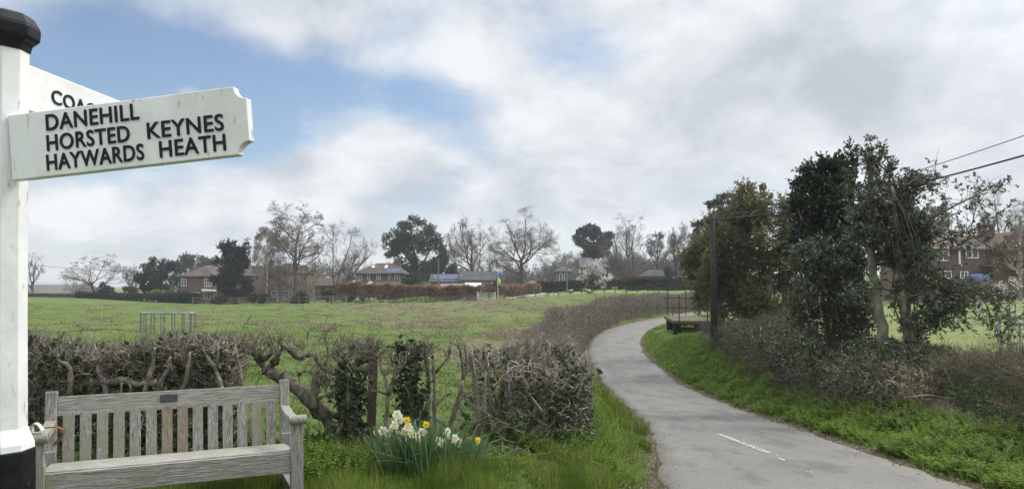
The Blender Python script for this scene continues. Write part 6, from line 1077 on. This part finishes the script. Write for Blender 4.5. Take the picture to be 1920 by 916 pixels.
bare_tree('tree', 'narrow bare tree between two larger ones above the cottage', 1232, 190, 432, 40, 'tall', 413, G1, rt=.3)
bare_tree('tree', 'round bare tree just left of the olive hollies', 1270, 176, 414, 72, 'oak', 414, G1, rt=.42, rmin=.012)
bare_tree('tree', 'bare tree with many slender stems behind the farmhouse roof', 1790, 96, 350, 110, 'multi', 415, G1, rt=.3, rmin=.010)
bare_tree('tree', 'tall bare tree behind the farmhouse chimney', 1890, 92, 344, 110, 'multi', 416, G1, rt=.34, rmin=.010)
bare_tree('tree', 'bare tree at the right edge beyond the farmhouse', 1960, 88, 350, 110, 'tall', 417, G1, rt=.3, rmin=.010)
bare_tree('tree', 'thin bare tree between the farmhouse trees and the hollies', 1745, 104, 372, 70, 'tall', 418, G1, rt=.28, rmin=.010)
def evergreen(name, label, px, D, blobs, mat, n, m, ls, seed, trunk, sub=9, up=.3, bk='barkd', droop=0, shell=.5, asp=.6, group='evergreen trees beyond the fields', spread=.8):
    return leafy_tree(name, label, px, D, blobs, mat, n, m, ls * 1.9, ls, seed, trunk, bk, group, asp=asp, up=up, sub=sub, rtw=.025, droop=droop, shell=shell, spread=spread)
evergreen('cypress_tree', 'dense dark two-pronged cypress in front of the brick house', 438, 138, [(428, 466, 13, 16, 1.2), (455, 468, 13, 18, 1.1), (434, 490, 26, 24, 1.4), (458, 488, 16, 18), (437, 515, 34, 24, 1.5), (440, 538, 34, 18, 1.3), (420, 535, 20, 16), (425, 455, 6, 8, .7), (464, 456, 4, 8, .6)], 'cyp', 4600, 9, .24, 501, [([(440, 568), (440, 545), (436, 500), (430, 460)], .38, .1)], up=.5, shell=.6, sub=10)
evergreen('conifer_tree', 'ragged dark green conifers merged behind the golden shrub', 300, 166, [(296, 505, 24, 14), (318, 510, 18, 16), (282, 522, 24, 20, 1.2), (306, 530, 34, 22, 1.3), (262, 530, 10, 16), (288, 492, 7, 8, .8), (305, 490, 5, 8, .7), (316, 494, 5, 8, .7), (270, 518, 12, 12)], 'con', 3800, 9, .26, 502, [([(300, 556), (298, 500)], .3, .1)], up=.45, shell=.6)
evergreen('eucalyptus_tree', 'pale grey-green tree rising behind the brick bay', 358, 195, [(346, 490, 14, 12), (358, 484, 12, 9), (380, 492, 16, 10), (396, 494, 12, 10), (352, 505, 18, 10)], 'eucp', 1300, 8, .30, 503, [([(360, 545), (356, 500), (350, 486)], .25, .08)])
evergreen('evergreen_oak', 'large round grey-green evergreen tree behind the hip-roofed house', 786, 172, [(775, 425, 30, 18, 1.1), (745, 445, 22, 18), (810, 440, 24, 18), (735, 468, 20, 14, .9), (780, 460, 34, 22, 1.2), (822, 470, 16, 24), (800, 500, 34, 24, 1.2), (765, 495, 22, 22), (745, 492, 12, 10, .6), (728, 455, 10, 8, .5), (815, 515, 20, 16)], 'euc', 5600, 9, .30, 504, [([(782, 540), (780, 500), (772, 450), (770, 425)], .55, .14), ([(782, 520), (800, 480), (812, 445)], .3, .1), ([(780, 505), (755, 470), (742, 450)], .25, .08)], sub=10, shell=.5)
evergreen('pine_tree', 'dark spreading evergreen behind the magnolia house', 1112, 198, [(1105, 432, 18, 9, 1.1), (1092, 445, 15, 12), (1122, 442, 20, 12, 1.1), (1138, 450, 12, 12, .8), (1112, 462, 32, 12, 1.2), (1112, 480, 28, 12)], 'everg', 3600, 9, .32, 505, [([(1114, 520), (1114, 470), (1110, 432)], .4, .12)], sub=9)
evergreen('evergreen_shrub', 'small dark evergreen behind the ochre barns', 846, 168, [(848, 512, 13, 12)], 'con', 260, 8, .36, 506, [([(848, 530), (848, 505)], .15, .05)], group=None)
evergreen('pine_tree', 'dark scots pine with layered crown rising behind the olive holly', 1352, 100, [(1360, 374, 22, 10, 1.1), (1340, 384, 13, 8), (1378, 388, 16, 12), (1318, 425, 18, 12, 1.1), (1310, 440, 12, 9), (1345, 415, 20, 16), (1370, 410, 20, 16), (1360, 440, 30, 20), (1330, 455, 20, 14)], 'everg', 2600, 9, .20, 507, [([(1352, 540), (1352, 450), (1356, 376)], .3, .08)], sub=8)
evergreen('conifer_tree', 'dark conical conifer seen between the bare-trunked hollies and the farmhouse', 1700, 95, [(1702, 375, 9, 16, 1), (1703, 400, 20, 20, 1.2), (1703, 425, 30, 20, 1.3), (1703, 455, 36, 22, 1.4), (1703, 490, 38, 26, 1.3)], 'con', 1700, 9, .28, 508, [([(1703, 545), (1703, 372)], .28, .05)], up=-.1, sub=9)
bare_tree('tree', 'low hazy brown thicket tree in front of the cream wing of the brick house', 576, 129, 492, 74, 'thicket', 441, G1, rt=.15, tw='twigb'); bare_tree('tree', 'small brown thicket tree between the two birches and the tallest bare tree', 525, 131, 486, 60, 'thicket', 442, G1, rt=.15, tw='twigr')
bush('shrub', 'dark shrub under the white-trunked birch', 486, 546, 571, 40, 130.5, 'everg', 300, 443); bush('shrub', 'olive shrub just right of the pale wooden gate', 655, 540, 566, 30, 133, 'shrub', 260, 444)
# magnolia in flower
mg = bare_tree('magnolia_tree', 'white-blossomed magnolia on the lawn by the pale pole', 1097, 126, 484, 78, 'spread', 421, None, tw='twigf', rt=.2, rmin=.010); r = np.random.default_rng(422)
x0, y0, z0 = mg.location; tips = np.array([v.co for v in mg.children[1].data.vertices]) if mg.children[1].name.startswith('crown') else np.array([v.co for v in mg.children[0].data.vertices]); k = r.integers(0, len(tips), 2600); P = tips[k] + r.normal(0, .08, (2600, 3)); keep = (P[:, 0] + P[:, 2] * .1 + r.normal(0, 1.2, 2600) > .1); P = P[keep]; g = G()
for q in range(2): g.leaves(P, nrm(rdir(r, len(P)) + np.array([0, 0, .6])), rdir(r, len(P)), r.uniform(.10, .20, len(P)), .10, .2)
g.build('blossom', M['blossom'], mg, local=True)
# hazy far-off woodland behind the gardens
r = np.random.default_rng(431); g = G(); a = G()
for k in range(110):
    px = r.choice([r.uniform(560, 720), r.uniform(690, 1060), r.uniform(1050, 1320), r.uniform(240, 420)], p=[.14, .38, .43, .05]); D = r.uniform(205, 245); x = hx(px, D); z = g1(x, D); top = r.uniform(462, 505) if px > 1050 else r.uniform(484, 512); H = hz(top, D) - z
    sk = skeleton(['thicket', 'multi', 'oak'][k % 3], H, r.uniform(5, 10), 4400 + k, .2, .03); sk = sk[:4]
    for q, (p, rd) in enumerate(sk): g.tubes(p + np.array([x, D, z]), np.maximum(rd, .03), 3, cap=False)
tag(g.build('distant_woodland', M['twigf']), kind='stuff')
# ------------------------------------------------------------------ damp air between the lane and the far gardens
g = G(); g.bx(-5400, 5400, -900, 5600, -14, 27); hzb = g.build('haze', [None]); tag(hzb, kind='stuff'); m, t, N, L = new_mat('damp_air'); pv = N.new('ShaderNodeVolumePrincipled'); pv.inputs['Color'].default_value = (.86, .90, .95, 1); pv.inputs['Density'].default_value = .00040; pv.inputs['Anisotropy'].default_value = .2
o = N.new('ShaderNodeOutputMaterial'); L.new(pv.outputs[0], o.inputs['Volume']); hzb.data.materials[0] = m
